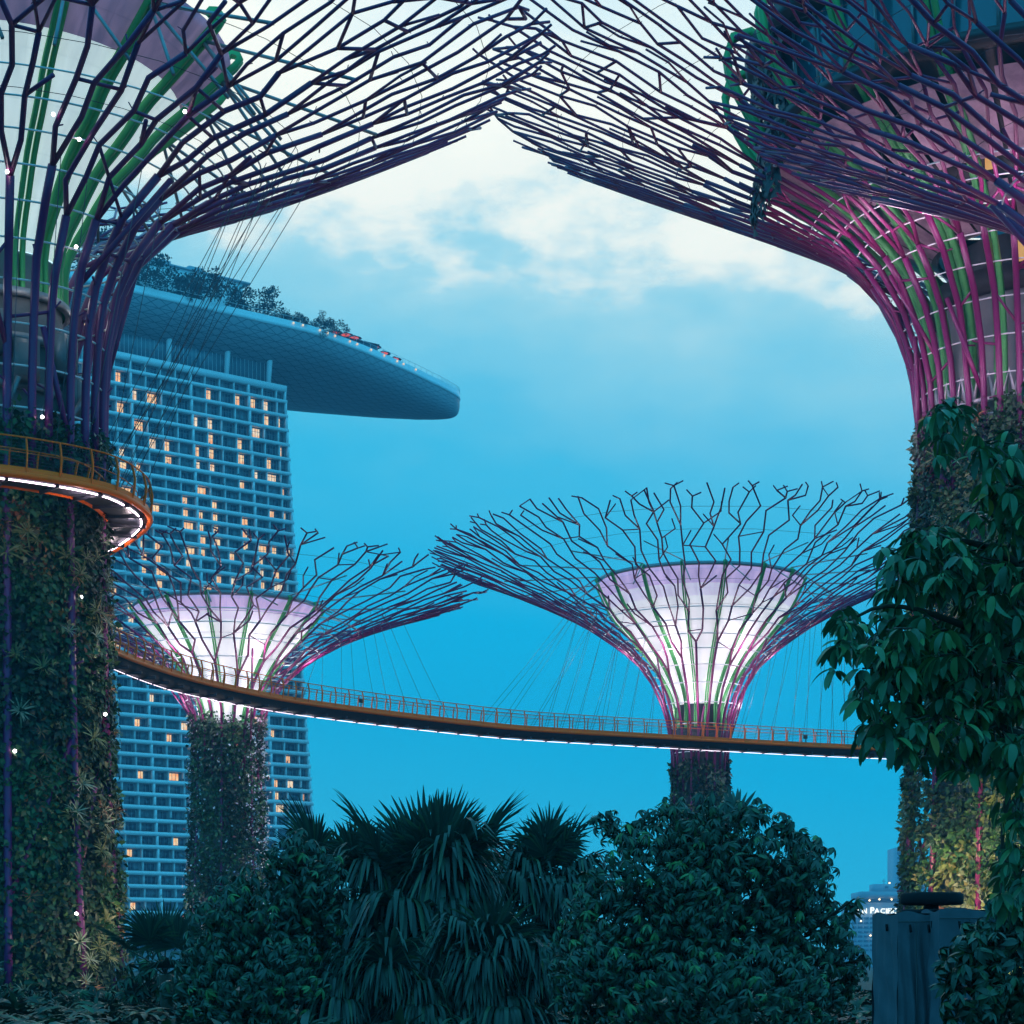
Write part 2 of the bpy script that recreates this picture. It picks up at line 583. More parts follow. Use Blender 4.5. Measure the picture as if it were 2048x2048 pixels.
class Profile:
    def __init__(self, pts, tilt=0., R=1.):
        pts = np.array(pts, float)
        d = np.r_[0, np.cumsum(np.hypot(*np.diff(pts, axis=0).T))]
        s = np.linspace(0, d[-1], 400)
        m = np.gradient(pts, d, axis=0)
        i = np.clip(np.searchsorted(d, s, 'right') - 1, 0, len(d) - 2)
        h = (d[i + 1] - d[i])[:, None]
        t = ((s - d[i])[:, None]) / h
        P = ((2 * t ** 3 - 3 * t ** 2 + 1) * pts[i] + (t ** 3 - 2 * t ** 2 + t) * h * m[i]
             + (-2 * t ** 3 + 3 * t ** 2) * pts[i + 1] + (t ** 3 - t ** 2) * h * m[i + 1])
        self.s, self.P, self.L = s, P, d[-1]
        self.tilt, self.R = tilt, R
        e = P[-1] - P[-12]
        self.e = e / np.hypot(*e)

    def rz(self, s):
        if s > self.L:
            return self.P[-1] + self.e * (s - self.L)
        return np.array([np.interp(s, self.s, self.P[:, 0]), np.interp(s, self.s, self.P[:, 1])])

    def s_of_z(self, z):
        return float(np.interp(z, self.P[:, 1], self.s))

    def pt(self, ax, phi, s, dr=0.):
        r, z = self.rz(s)
        sn = math.sin(phi)
        return np.array([ax[0] + (r + dr) * math.cos(phi), ax[1] + (r + dr) * sn, z + self.tilt * (r / self.R) ** 2 * sn])


def supertree(label, ax, pts, tilt, nst, zf, r0, thr, seg, hoops, cables, sides, mats, seed, braces=.55, link=.10, fine=True, decay=.64, floor=.36):
    """steel cage of a supertree: every stem with its branches is one part"""
    rs = random.Random(seed)
    pr = Profile(pts, tilt, pts[-1][0])
    t = thing('supertree', (ax[0], ax[1], 0), label, 'supertree', 'supertrees with branching steel canopies')
    sf = pr.s_of_z(zf)
    W = 2 * PI / nst
    allnodes = []
    per = []
    for i in range(nst):
        phi0 = i * W + rs.uniform(-.12, .12) * W
        paths = []
        # trunk column
        # only every third stem stands on the ground, the others spring from the planted trunk
        s, col = (0. if i % 3 == 0 else sf - rs.uniform(3.5, 5)), []
        while s < sf:
            col.append((phi0, s))
            s += 3.0
        c0 = phi0
        stack = [(phi0, sf, W, r0, col, 0, c0)]
        while stack:
            phi, s, wd, rad, path, depth, slot = stack.pop()
            Lt = pr.L + rs.uniform(-.06, .01) * (pr.L - sf)
            path = path + [(phi, s)]
            run, zig = 0, rs.choice((-1, 1))
            while True:
                r = pr.rz(s)[0]
                left = Lt - s
                if left < seg * .35:
                    paths.append((path, rad, depth))
                    # a last short fork at the rim
                    if rs.random() < .55:
                        for sg in (-1, 1):
                            if rs.random() < .8:
                                paths.append(([(phi, s), (phi + sg * rs.uniform(.35, .8) / r, s + rs.uniform(.3, .9))], rad * .85, depth))
                    break
                step = min(seg * rs.uniform(.65, 1.3), left)
                if wd * r > thr * rs.uniform(.85, 1.2) and run >= (1 if depth else 0) and depth < 5:
                    paths.append((path, rad, depth))
                    for sg in (-1, 1):
                        sl2 = slot + sg * wd / 4
                        ph2 = sl2 + rs.uniform(-.10, .10) * wd
                        s2 = min(s + step * rs.uniform(.7, 1.15), Lt)
                        stack.append((ph2, s2, wd / 2, max(rad * decay, r0 * floor), [(phi, s)], depth + 1, sl2))
                        allnodes.append((ph2, s2, i))
                    break
                s += step
                run += 1
                if depth == 0:
                    phi = slot + rs.uniform(-.04, .04) * wd
                else:
                    phi = slot + zig * rs.uniform(.05, .28 if depth == 1 else .52) * wd
                    if rs.random() < .75:
                        zig = -zig
                path.append((phi, s))
                allnodes.append((phi, s, i))
                if depth >= 1 and s < Lt - seg * .7 and rs.random() < .20:
                    sg = rs.choice((-1, 1))
                    r = pr.rz(s)[0]
                    a1, d1 = phi + sg * rs.uniform(.5, 1.0) * wd, s + rs.uniform(.5, .9) * seg
                    tw = [(phi, s), (a1, d1)]
                    if rs.random() < .5 and d1 + seg * .7 < Lt:
                        tw.append((a1 + rs.uniform(-.1, .1) * wd, d1 + seg * .6))
                    paths.append((tw, rad * .8, depth + 1))
        per.append((phi0, paths))
    arr = np.array(allnodes)
    for i, (phi0, paths) in enumerate(per):
        mb = MB()
        for path, rad, depth in paths:
            P = [pr.pt(ax, a, s) for a, s in path]
            mb.tube(P, rad, sides)
            if fine:
                for q in P[1:-1:1]:
                    if rs.random() < .5:
                        d = norm(np.array([rs.uniform(-1, 1), rs.uniform(-1, 1), rs.uniform(-.2, 1)]))
                        mb.tube([q, q + d * rad * 3.2], rad * .28, 4)
        # links across to the neighbour
        mine = arr[arr[:, 2] == i]
        for a, s, _ in mine:
            if s < sf + 2 or rs.random() > link:
                continue
            r = pr.rz(s)[0]
            d = np.hypot(((arr[:, 0] - a + PI) % (2 * PI) - PI) * r, arr[:, 1] - s)
            ok = np.where((d > seg * .35) & (d < seg * 1.15) & (np.abs(arr[:, 1] - s) < seg * .8))[0]
            if len(ok):
                b = arr[rs.choice(list(ok))]
                mb.tube([pr.pt(ax, a, s), pr.pt(ax, b[0], b[1])], r0 * .42, sides)
        # trunk braces
        z = rs.uniform(2, 6)
        while z < zf + 5 and i % 3 == 0:
            if rs.random() < braces:
                sg = rs.choice((-1, 1))
                h = rs.uniform(4, 8)
                mb.tube([pr.pt(ax, phi0, pr.s_of_z(z)), pr.pt(ax, phi0 + sg * W * 3 * (.5 if z + h > zf else 1), pr.s_of_z(min(z + h, zf + 9)))], r0 * .72, sides)
            z += rs.uniform(6, 11)
        mb.build('steel_branch', mats, t, smooth=True)
    for z, rad in hoops:
        mb = MB()
        s = pr.s_of_z(z)
        n = nst * 2
        mb.tube([pr.pt(ax, j * 2 * PI / n, s, -.05) for j in range(n)], rad, 5, closed=True)
        mb.build('hoop', M['white_pipe'], t)
    for fr in cables:
        mb = MB()
        s = sf + fr * (pr.L - sf)
        mb.tube([pr.pt(ax, j * 2 * PI / nst, s, .0) for j in range(nst)], .018, 3, closed=True)
        mb.build('tie_cable', M['cable'], t)
    return t, pr


def funnel(t, ax, prof, split, nrib, mskin, mcol, ribw, z0, rib_top=1.0, mid=None):
    """membrane funnel inside the cage, green ribs on its outside"""
    pf = Profile(prof)
    cut = pf.s_of_z(split)
    s1 = np.linspace(0, cut, 14)
    s2 = np.linspace(cut, pf.L, 8)
    mb = MB()
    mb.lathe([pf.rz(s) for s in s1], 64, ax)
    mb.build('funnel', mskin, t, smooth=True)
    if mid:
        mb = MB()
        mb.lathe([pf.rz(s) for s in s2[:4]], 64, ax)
        mb.build('funnel_fade_band', mid, t, smooth=True)  # added in-between band that softens the step from white to mauve
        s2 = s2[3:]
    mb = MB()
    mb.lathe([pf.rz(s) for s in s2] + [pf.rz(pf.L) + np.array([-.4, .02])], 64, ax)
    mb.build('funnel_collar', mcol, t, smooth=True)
    for i in range(nrib):
        a = (i + .35) * 2 * PI / nrib
        e = np.array([math.cos(a), math.sin(a), 0])
        tn = np.array([-math.sin(a), math.cos(a), 0])
        mb = MB()
        for off in (-.62, .62):
            pts = []
            ss = np.linspace(-z0, pf.L * rib_top, 18)
            for s in ss:
                r, z = pf.rz(max(s, 0))
                z += min(s, 0)
                pts.append((r + ribw * .75, z))
            r, z = pts[-1]
            pts += [(r + ribw * .9, z + ribw * 1.2), (r + ribw * .4, z + ribw * 2.2), (r - ribw * .8, z + ribw * 2.4), (r - ribw * 1.6, z + ribw * 1.6)]
            pts = np.array(pts)
            dn = norm(np.gradient(pts, axis=0))
            nrm = np.stack([dn[:, 1], -dn[:, 0]], -1)
            V = []
            for (r, z), (nx, nz) in zip(pts, nrm):
                c = np.array([ax[0], ax[1], 0]) + e * r + np.array([0, 0, z]) + tn * off * ribw
                n3 = e * nx + np.array([0, 0, nz])
                hw, hd = ribw * .36, ribw * .55
                V.append([c - tn * hw - n3 * hd, c + tn * hw - n3 * hd, c + tn * hw + n3 * hd, c - tn * hw + n3 * hd, c - tn * hw - n3 * hd])
            mb.grid(V)
        mb.build('green_rib', M['green'], t)
    return pf


def green_wall(t, ax, pr, z0, z1, dens, species, leaf, rng, a0=-PI * 1.12, a1=PI * .12, bulge=.35, r_in=.35):
    """planted trunk cladding: clumps of leaves on the trunk surface"""
    names = list(species)
    wts = np.array([species[k] for k in names], float)
    wts /= wts.sum()
    rm = pr.rz(pr.s_of_z((z0 + z1) / 2))[0]
    n = int((z1 - z0) * rm * (a1 - a0) * dens)
    a = rng.uniform(a0, a1, n)
    z = rng.uniform(z0, z1, n)
    # species in vertical drifts
    key = (np.sin(a * 5.1 + 1.3 * np.sin(z * .33)) + np.sin(z * .55 + a * 3) + rng.normal(0, .55, n))
    q = np.argsort(np.argsort(key)) / n
    sp = np.searchsorted(np.cumsum(wts), q).clip(0, len(names) - 1)
    mb = MB()
    out = []
    for k in range(n):
        r = pr.rz(pr.s_of_z(z[k]))[0] - r_in
        m = rng.integers(12, 24)
        sz = rng.uniform(.5, 1.25)
        e = np.array([math.cos(a[k]), math.sin(a[k]), 0])
        tn = np.array([-math.sin(a[k]), math.cos(a[k]), 0])
        th = rng.uniform(0, 2 * PI, m)
        rr = np.sqrt(rng.uniform(0, 1, m)) * sz * .6
        hgt = (bulge * sz * (1 - (rr / (sz * .6)) ** 2)) * rng.uniform(.4, 1.2, m)
        P = (np.array([ax[0], ax[1], z[k]]) + e * r + tn * (np.cos(th) * rr)[:, None] + np.array([0, 0, 1.]) * (np.sin(th) * rr)[:, None] + e * hgt[:, None])
        d = (tn * (np.cos(th) * .7)[:, None] + np.array([0, 0, 1.]) * (np.sin(th) * .7 - .55)[:, None] + e * rng.uniform(.15, .9, m)[:, None])
        R = frames(d + rng.normal(0, .2, (m, 3)), e[None] + rng.normal(0, .3, (m, 3))) * (leaf * rng.uniform(.6, 1.4, m))[:, None, None]
        out.append((int(sp[k]), P, R))
    for s in range(len(names)):
        o = [x for x in out if x[0] == s]
        if o:
            mb.inst(LEAF_V, LEAF_F, np.vstack([x[1] for x in o]), np.concatenate([x[2] for x in o]), s)
    ob = mb.build('planted_cladding', [M[k] for k in names], t)
    tag(ob, kind='stuff')
    return ob


BROM = {}


def bromeliads(t, ax, pr, n, z0, z1, size, mats, rng, a0, a1, rout=.1):
    """strap-leaved rosettes standing out of the planted trunk, each a part"""
    for i in range(n):
        key = mats[i % len(mats)]
        var = i % 3
        me = BROM.get((key, var))
        a, z = rng.uniform(a0, a1), rng.uniform(z0, z1)
        r = pr.rz(pr.s_of_z(z))[0] + rout
        if me is None:
            mb = MB()
            V, f = rosette(22, .75, 1., .05, .55, .5, rng)
            mb.add(V, f)
            o = mb.build('bromeliad', M[key])
            BROM[(key, var)] = o.data
        else:
            o = bpy.data.objects.new('bromeliad', me)
            COL.objects.link(o)
        o.parent = t
        o.location = (r * math.cos(a), r * math.sin(a), z)
        d = Vector((math.cos(a), math.sin(a), .35))
        o.rotation_euler = d.to_track_quat('Z', 'Y').to_euler()
        s = size * rng.uniform(.6, 1.3)
        o.scale = (s, s, s)


def dots(t, pts, r, m, name='spotlight'):
    """small lamps fixed to the steel"""
    for p in pts:
        mb = MB()
        p = np.asarray(p, float)
        mb.lathe([(1e-3, -r), (r * .7, -r * .7), (r, 0), (r * .7, r * .7), (1e-3, r)], 8)
        mb.v[-1] += p
        mb.build(name, m, t, smooth=True)


def core(t, ax, prof, m, name='trunk_core', n=40):
    mb = MB()
    mb.lathe(prof, n, ax)
    return mb.build(name, m, t, smooth=True)


def on_axis(px, D):
    return ((px - 1024) / F * D, D)


# --- supertree A: near, left, trunk cut by the frame
axA = on_axis(0, 91)
ptsA = [(5.6, 0), (5.0, 8), (4.75, 16), (4.65, 24), (4.75, 28.5), (5.05, 31.2), (5.75, 33.2), (6.9, 35.1), (8.6, 36.5), (11.2, 37.8), (14.6, 39.2), (18.5, 40.9), (24.8, 43.8)]
hA = [(26.0, .05), (27.8, .05), (29.6, .05), (31.4, .05), (33, .05), (34.4, .05), (35.6, .05), (36.6, .045), (37.4, .045), (38.1, .04)]
tA, prA = supertree('large near supertree with pale funnel, orange walkway curling round its planted trunk', axA, ptsA, 2.2, 30, 27.5, .195, 1.42, 2.2, hA,
                    (.45, .56, .67, .78, .9), 7, M['magenta_unlit'], 11, braces=.8, link=.3)
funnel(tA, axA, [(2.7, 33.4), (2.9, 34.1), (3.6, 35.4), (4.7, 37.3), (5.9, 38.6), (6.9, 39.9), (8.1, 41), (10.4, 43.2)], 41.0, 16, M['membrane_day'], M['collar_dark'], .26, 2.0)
core(tA, axA, [(3.0, 24.6), (3.0, 25), (2.7, 33.2), (2.6, 33.4)], M['concrete'])
core(tA, axA, [(5.1, 0), (4.6, 8), (4.35, 16), (4.25, 24.4), (3.0, 24.6)], M['dark'], 'planting_shell')
for i in range(16):
    a = (i + .35) * PI / 8
    mb = MB()
    e = np.array([math.cos(a), math.sin(a), 0])
    c = np.array([axA[0], axA[1], 0])
    for da, z in ((.12, 38.6), (-.12, 38.6), (.0, 40.3)):
        mb.tube([c + e * 9.9 + [0, 0, 42.6], prA.pt(axA, a + da, prA.s_of_z(z))], .085, 5)
    mb.build('rim_strut', M['steel'], tA)
for z in (27.2, 29.3, 31.3):
    mb = MB()
    mb.lathe([(2.9, z), (3.15, z), (3.15, z + .35), (2.9, z + .35)], 32, axA)
    mb.build('collar_ring', M['steel'], tA)
for a, z in ((-1.35, 29.5), (-1.0, 28.3), (-.35, 29.0), (-1.75, 28.5), (-.1, 27.4)):
    mb = MB()
    c = np.array([axA[0] + 3.35 * math.cos(a), axA[1] + 3.35 * math.sin(a), z])
    e = np.array([math.cos(a), math.sin(a), 0])
    mb.box(c, [e, [-e[1], e[0], 0], [0, 0, 1]], np.array([.4, .55, .9]))
    mb.box(c + e * .42, [e, [-e[1], e[0], 0], [0, 0, 1]], np.array([.02, .42, .7]), 1)
    mb.build('equipment_box', [M['steel'], M['concrete_light']], tA)
for a in np.arange(-2.6, .3, .42):
    mb = MB()
    e = np.array([math.cos(a), math.sin(a), 0])
    e2 = np.array([math.cos(a + .2), math.sin(a + .2), 0])
    A0 = np.array([axA[0], axA[1], 0])
    mb.tube([A0 + e * 3.0 + [0, 0, 25.0], A0 + e * 3.4 + [0, 0, 25.2], A0 + e2 * 4.4 + [0, 0, 27.3]], .13, 5)
    mb.build('strut', M['steel'], tA)
green_wall(tA, axA, prA, 0, 25.6, 6.2, {'fern': 5, 'ivy': 3.2, 'olive': .3, 'rust': .25}, .30, np.random.default_rng(3), bulge=.6, r_in=.28)
bromeliads(tA, axA, prA, 34, .5, 20, .62, ['olive', 'rust', 'silver', 'olive'], np.random.default_rng(8), -.75, .08, .3)
bromeliads(tA, axA, prA, 46, .5, 21, .62, ['olive', 'silver', 'olive', 'rust'], np.random.default_rng(5), -PI * .62, .05)
dots(tA, [at(413, 1, 84) * 0 + prA.pt(axA, a, prA.s_of_z(z), .28) for a, z in
          ((-1.28, 35.2), (-.95, 36.5), (-.62, 37.9), (-1.1, 37.0), (-.4, 35.6), (-.75, 33.0), (-1.4, 27.0), (-.95, 25.6), (-1.45, 15.2), (-.55, 18.0), (-.2, 13.0), (-1.2, 11), (-.7, 4))], .085, M['bulb'])
for a in (-2.2, -1.6, -1.0, -.4, .4):
    lamp(tA, prA.pt(axA, a, prA.s_of_z(31.5), -1.2), 14, (1, .92, .96), .3, 'uplight')
for a, z in ((-.2, 10), (-.25, 4.5), (-.1, 16), (-.75, 3)):
    lamp(tA, prA.pt(axA, a, prA.s_of_z(z), 2.6), 190, (1, .80, .52), .2, 'garden_lamp')

# --- supertree B: near, right, with the round restaurant inside
axB = on_axis(2070, 115)
ptsB = [(7.6, 0), (7.1, 12), (6.8, 24), (6.6, 33), (6.85, 35.5), (7.5, 37.8), (8.6, 40.2), (10.5, 42.6), (13, 44.3), (17, 46.3), (22, 48.5), (32, 52.6)]
hB = [(z, .042) for z in (27.5, 29.8, 32.1, 34.2, 36.2, 38.1, 39.8, 41.2, 42.4, 43.4, 44.2)]
tB, prB = supertree('tallest supertree holding a round glazed restaurant inside its magenta branches', axB, ptsB, 3.3, 42, 33, .185, 1.35, 2.4, hB,
                    (.5, .62, .74, .86), 6, M['magenta_dark'], 23, braces=.8, link=.3)
core(tB, axB, [(5.7, 0), (5.5, 39.0)], M['concrete_light'])
core(tB, axB, [(5.5, 42.3), (5.6, 42.7)], M['concrete'], 'wall')
core(tB, axB, [(4.6, 39.0), (4.6, 42.4)], M['dark'], 'recess')
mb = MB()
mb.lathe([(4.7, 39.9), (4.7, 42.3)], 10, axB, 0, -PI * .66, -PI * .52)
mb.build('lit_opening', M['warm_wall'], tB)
mb = MB()
mb.lathe([(5.55, 38.9), (5.9, 39.0), (5.9, 40.25), (5.82, 40.25)], 40, axB)
mb.build('balustrade', M['dark'], tB)
B0 = np.array([axB[0], axB[1], 0])
for i in range(40):
    a = -PI * 1.1 + i * PI * 1.2 / 39
    mb = MB()
    c0, c1 = (B0 + np.array([6.1 * math.cos(b), 6.1 * math.sin(b), 0]) for b in (a, a + PI * 1.2 / 39))
    mb.tube([c0 + [0, 0, 33.0], (c0 + c1) / 2 + [0, 0, 34.4], c1 + [0, 0, 33.0]], .1, 4)
    mb.tube([c0 + [0, 0, 32.9], c1 + [0, 0, 32.9]], .14, 4)
    mb.build('truss', M['white_pipe'], tB)
# restaurant: stepped mauve soffits, glass bands, perforated screens
lev = [(5.7, 42.2), (9.0, 43.9), (9.5, 44.6), (14.9, 47.4)]
for (r0_, z0_), (r1_, z1_) in list(zip(lev[:-1], lev[1:]))[::2]:
    npan = 18
    for j in range(npan):
        a0 = -PI * 1.08 + j * PI * 1.16 / npan
        mb = MB()
        mb.lathe([(r0_ + .15, z0_ + .12), (r1_ - .2, z1_ - .1)], 4, axB, 0, a0 + .012, a0 + PI * 1.16 / npan - .012)
        mb.build('soffit_panel', M['mauve_panel'], tB)
mb = MB()
mb.lathe([(5.4, 42.6), (8.9, 44.3), (8.9, 45.1), (14.9, 48.1)], 56, axB)
mb.build('soffit', M['dark'], tB)
mb = MB()
mb.lathe([(14.8, 48.1), (15.9, 48.4), (15.9, 48.8), (14.9, 48.8)], 64, axB)
mb.lathe([(14.9, 53.4), (16.4, 53.6), (16.6, 54.3), (14.9, 54.3)], 64, axB)
mb.build('floor_slab', M['dark'], tB)
mb = MB()
mb.lathe([(14.6, 48.8), (15.0, 53.4)], 64, axB)
mb.lathe([(14.0, 54.3), (14.2, 60)], 64, axB)
mb.build('glass_wall', M['blue_glass'], tB)
for i in range(26):
    a = -PI * 1.1 + i * PI * 1.2 / 25
    mb = MB()
    e = np.array([math.cos(a), math.sin(a), 0])
    mb.tube([B0 + e * 14.75 + [0, 0, 48.6], B0 + e * 15.15 + [0, 0, 53.4]], .09, 4)
    mb.build('mullion', M['steel'], tB)
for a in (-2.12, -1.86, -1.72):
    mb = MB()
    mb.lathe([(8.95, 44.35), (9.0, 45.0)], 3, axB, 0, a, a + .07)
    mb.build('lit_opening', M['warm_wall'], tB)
# leaf-pattern screens on the rim of the restaurant: many little holes between dark leaves
rngs = np.random.default_rng(77)
for a0 in (PI * .985, -PI * .985, -PI * .93):
    n = 420
    a = a0 + rngs.uniform(-.09, .09, n)
    z = rngs.uniform(44.5, 56, n)
    r = 15.9 + .25 * np.sin(z)
    P = np.stack([axB[0] + r * np.cos(a), axB[1] + r * np.sin(a), z], -1)
    d = np.stack([-np.sin(a) * rngs.normal(size=n), np.cos(a) * rngs.normal(size=n), rngs.normal(size=n)], -1)
    e = np.stack([np.cos(a), np.sin(a), 0 * a], -1)
    mb = MB()
    mb.inst(LEAF_V, LEAF_F, P, frames(d, e) * rngs.uniform(.6, 1.1, n)[:, None, None])
    mb.build('perforated_screen', M['dark'], tB)
for i in range(20):
    a = (i + .2) * 2 * PI / 20
    e = np.array([math.cos(a), math.sin(a), 0])
    tn = np.array([-e[1], e[0], 0])
    pts = [(6.0, 27), (6.0, 34), (6.2, 37), (6.9, 39.6), (8.2, 42), (10.4, 44.3), (13, 46.3), (15.6, 48.6), (17.2, 51), (18.0, 53.2), (17.6, 54.6), (16.4, 54.9), (15.6, 54.2)]
    pf = Profile(pts)
    mb = MB()
    for off in (-.2, .2):
        V = []
        for s in np.linspace(0, pf.L, 30):
            r, z = pf.rz(s)
            r2, z2 = pf.rz(s + .2)
            dn = norm(np.array([r2 - r, z2 - z]))
            n3 = e * dn[1] + np.array([0, 0, -dn[0]])
            c = B0 + e * r + [0, 0, z] + tn * off
            V.append([c - tn * .13 - n3 * .28, c + tn * .13 - n3 * .28, c + tn * .13 + n3 * .1, c - tn * .13 + n3 * .1, c - tn * .13 - n3 * .28])
        mb.grid(V)
    mb.build('green_rib', M['green'], tB)
green_wall(tB, axB, prB, 0, 32.6, 4.2, {'fern': 4, 'ivy': 3, 'olive': 1.6, 'silver': .8}, .34, np.random.default_rng(13), -PI * 1.15, 0, bulge=.5, r_in=.12)
bromeliads(tB, axB, prB, 84, 4, 32, .8, ['silver', 'olive', 'silver', 'rust'], np.random.default_rng(15), -PI * .98, -PI * .45)
for a, z, p in ((-3.1, 34, 165), (-2.7, 34.5, 165), (-2.3, 34, 165), (-1.9, 34.5, 165), (-1.5, 34, 165), ):
    lamp(tB, prB.pt(axB, a, prB.s_of_z(z), 2.6), p, (1, .62, .86), .4, 'uplight')
for a in (-3.0, -2.65, -2.3, -1.95, -1.6):
    lamp(tB, B0 + np.array([12.2 * math.cos(a), 12.2 * math.sin(a), 41.2]), 360, (1, .70, .92), .6, 'soffit_light')
for a, z, p in ((-2.2, 3.4, 900), (-2.0, 9.0, 620), (-2.5, 8, 500), (-2.9, 22, 200)):
    lamp(tB, prB.pt(axB, a, prB.s_of_z(z), 2.6), p, (1, .78, .42), .2, 'garden_lamp')
dots(tB, [B0 + np.array([14.4 * math.cos(a), 14.4 * math.sin(a), z]) for a, z in
          [(rngs.uniform(-2.5, -1.7), rngs.uniform(49.5, 53.2)) for _ in range(34)]], .06, M['warm_bulb'], 'string_light')

# --- supertree E: its trunk stands beyond the right edge, its canopy reaches in front of the restaurant
axE = on_axis(2400, 89)
ptsE = [(5.6, 0), (5.0, 8), (4.75, 16), (4.65, 24), (4.75, 28.5), (5.05, 31.0), (5.75, 33.0), (6.9, 34.8), (8.6, 36.2), (11.2, 37.6), (14.6, 39.2), (18.5, 40.8), (21.9, 42.2)]
tE, prE = supertree('dark branching canopy reaching in from the right edge across the restaurant', axE, ptsE, .8, 30, 27.5, .19, 1.5, 2.3, [(z, .045) for z in (30, 32, 33.6, 35, 36.2)],
                    (.5, .65, .8), 6, M['magenta_dark'], 59, braces=.6, link=.16)
core(tE, axE, [(4.2, 0), (3.6, 10), (3.4, 24), (2.8, 31), (2.8, 33)], M['concrete'])
for a in (-2.9, -2.3, 2.7):
    lamp(tE, prE.pt(axE, a, prE.s_of_z(32), 2.2), 170, (1, .62, .86), .4, 'uplight')

# --- supertree C: farther, right of centre
axC = on_axis(1400, 188)
ptsC = [(2.9, 0), (2.7, 12), (2.7, 22), (2.85, 23.5), (3.3, 25.2), (4.1, 27.3), (5.3, 29.4), (6.8, 30.9), (8.8, 32.4), (11, 33.9), (15, 36), (20, 38.3), (25.2, 40.4)]
hC = [(z, .05) for z in (21.5, 24.1, 26, 27.7, 29.2, 30.5, 31.6, 32.6, 33.5)]
tC, prC = supertree('glowing funnel supertree rising above the dense dark umbrella tree', axC, ptsC, -.6, 22, 22.5, .125, 1.4, 2.2, hC,
                    (.35, .47, .58, .7, .8, .9), 5, M['magenta_dark'], 37, braces=.7, link=.07, fine=False, decay=.8, floor=.6)
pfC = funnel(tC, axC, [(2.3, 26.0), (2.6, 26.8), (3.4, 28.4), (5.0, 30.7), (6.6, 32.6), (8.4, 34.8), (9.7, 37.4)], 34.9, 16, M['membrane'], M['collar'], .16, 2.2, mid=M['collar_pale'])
core(tC, axC, [(2.3, 0), (2.2, 24), (2.1, 26.2)], M['dark'])
mb = MB()
mb.lathe([(9.5, 37.4), (9.75, 37.42), (9.75, 37.75), (9.5, 37.75)], 64, axC)
mb.build('rim_gutter', M['steel'], tC)
for i in range(16):
    a = (i + .35) * PI / 8
    mb = MB()
    e = np.array([math.cos(a), math.sin(a), 0])
    c = np.array([axC[0], axC[1], 0])
    mb.tube([c + e * 9.7 + [0, 0, 37.9], prC.pt(axC, a + .1, prC.s_of_z(35.2))], .06, 4)
    mb.tube([c + e * 9.7 + [0, 0, 37.9], prC.pt(axC, a - .1, prC.s_of_z(37.6))], .06, 4)
    mb.build('rim_strut', M['steel'], tC)
green_wall(tC, axC, prC, 0, 20.6, 2.4, {'fern': 4, 'ivy': 3, 'olive': .6, 'silver': .5}, .45, np.random.default_rng(23), r_in=.2)
for a in np.arange(0, 2 * PI, PI / 3):
    lamp(tC, prC.pt(axC, a + .3, prC.s_of_z(26.0), 1.5), 330, (1, .80, .95), .3, 'uplight')
for a in np.arange(0, 2 * PI, PI / 3):
    lamp(tC, prC.pt(axC, a, prC.s_of_z(30.0), 1.5), 330, (1, .86, .97), .3, 'uplight')

# --- supertree D: farther, left of centre, in front of the hotel
axD = on_axis(455, 170)
ptsD = [(3.6, 0), (3.05, 10), (2.85, 18), (2.95, 22.2), (3.7, 24.2), (5.0, 25.9), (6.8, 27.5), (9.4, 29.1), (12.8, 30.7), (17, 32.3), (21.4, 33.8)]
hD = [(z, .05) for z in (19.8, 22, 24, 25.6, 27, 28.2, 29.2, 30)]
tD, prD = supertree('smaller supertree with glowing funnel and flowering trunk in front of the hotel', axD, ptsD, -.4, 20, 21.5, .12, 1.4, 2.1, hD,
                    (.4, .52, .64, .76, .88), 5, M['magenta_dark'], 41, braces=.5, link=.07, fine=False, decay=.8, floor=.6)
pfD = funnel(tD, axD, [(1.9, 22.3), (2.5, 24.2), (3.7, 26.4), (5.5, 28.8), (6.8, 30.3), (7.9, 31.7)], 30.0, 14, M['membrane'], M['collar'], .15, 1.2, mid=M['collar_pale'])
mb = MB()
mb.lathe([(7.7, 31.75), (7.95, 31.8), (7.95, 32.1), (7.6, 32.1)], 64, axD)
mb.build('rim_gutter', M['steel'], tD)
for i in range(14):
    a = (i + .35) * PI / 7
    mb = MB()
    e = np.array([math.cos(a), math.sin(a), 0])
    c = np.array([axD[0], axD[1], 0])
    mb.tube([c + e * 7.9 + [0, 0, 32.1], prD.pt(axD, a + .1, prD.s_of_z(30.3))], .06, 4)
    mb.tube([c + e * 7.9 + [0, 0, 32.1], prD.pt(axD, a - .1, prD.s_of_z(32.2))], .06, 4)
    mb.build('rim_strut', M['steel'], tD)
core(tD, axD, [(2.4, 0), (2.2, 20), (1.8, 22.5)], M['concrete'])
green_wall(tD, axD, prD, 0, 22.6, 3.8, {'fern': 4, 'ivy': 5, 'olive': .15}, .36, np.random.default_rng(33), bulge=.65, r_in=.28)
rg = np.random.default_rng(35)
mb = MB()
for mi, n in ((0, 900), (1, 40)):
    a, z = rg.uniform(-PI * 1.1, PI * .1, n), rg.uniform(4, 22.5, n)
    if mi == 0:
        a = np.where(rg.random(n) < .5, rg.uniform(-.9, .15, n), a)
    r = np.array([prD.rz(prD.s_of_z(q))[0] for q in z]) + rg.uniform(.2, .7, n)
    P = np.stack([axD[0] + r * np.cos(a), axD[1] + r * np.sin(a), z], -1)
    mb.inst(LEAF_V, LEAF_F, P, rand_rot(rg.normal(size=(n, 3)), rg) * rg.uniform(.14, .32, n)[:, None, None], mi)
tag(mb.build('blossom', [M['blossom'], M['pinkflower']], tD), kind='stuff')
for a in np.arange(0, 2 * PI, PI / 3):
    lamp(tD, prD.pt(axD, a + .3, prD.s_of_z(23.6), 1.4), 280, (1, .82, .95), .3, 'uplight')
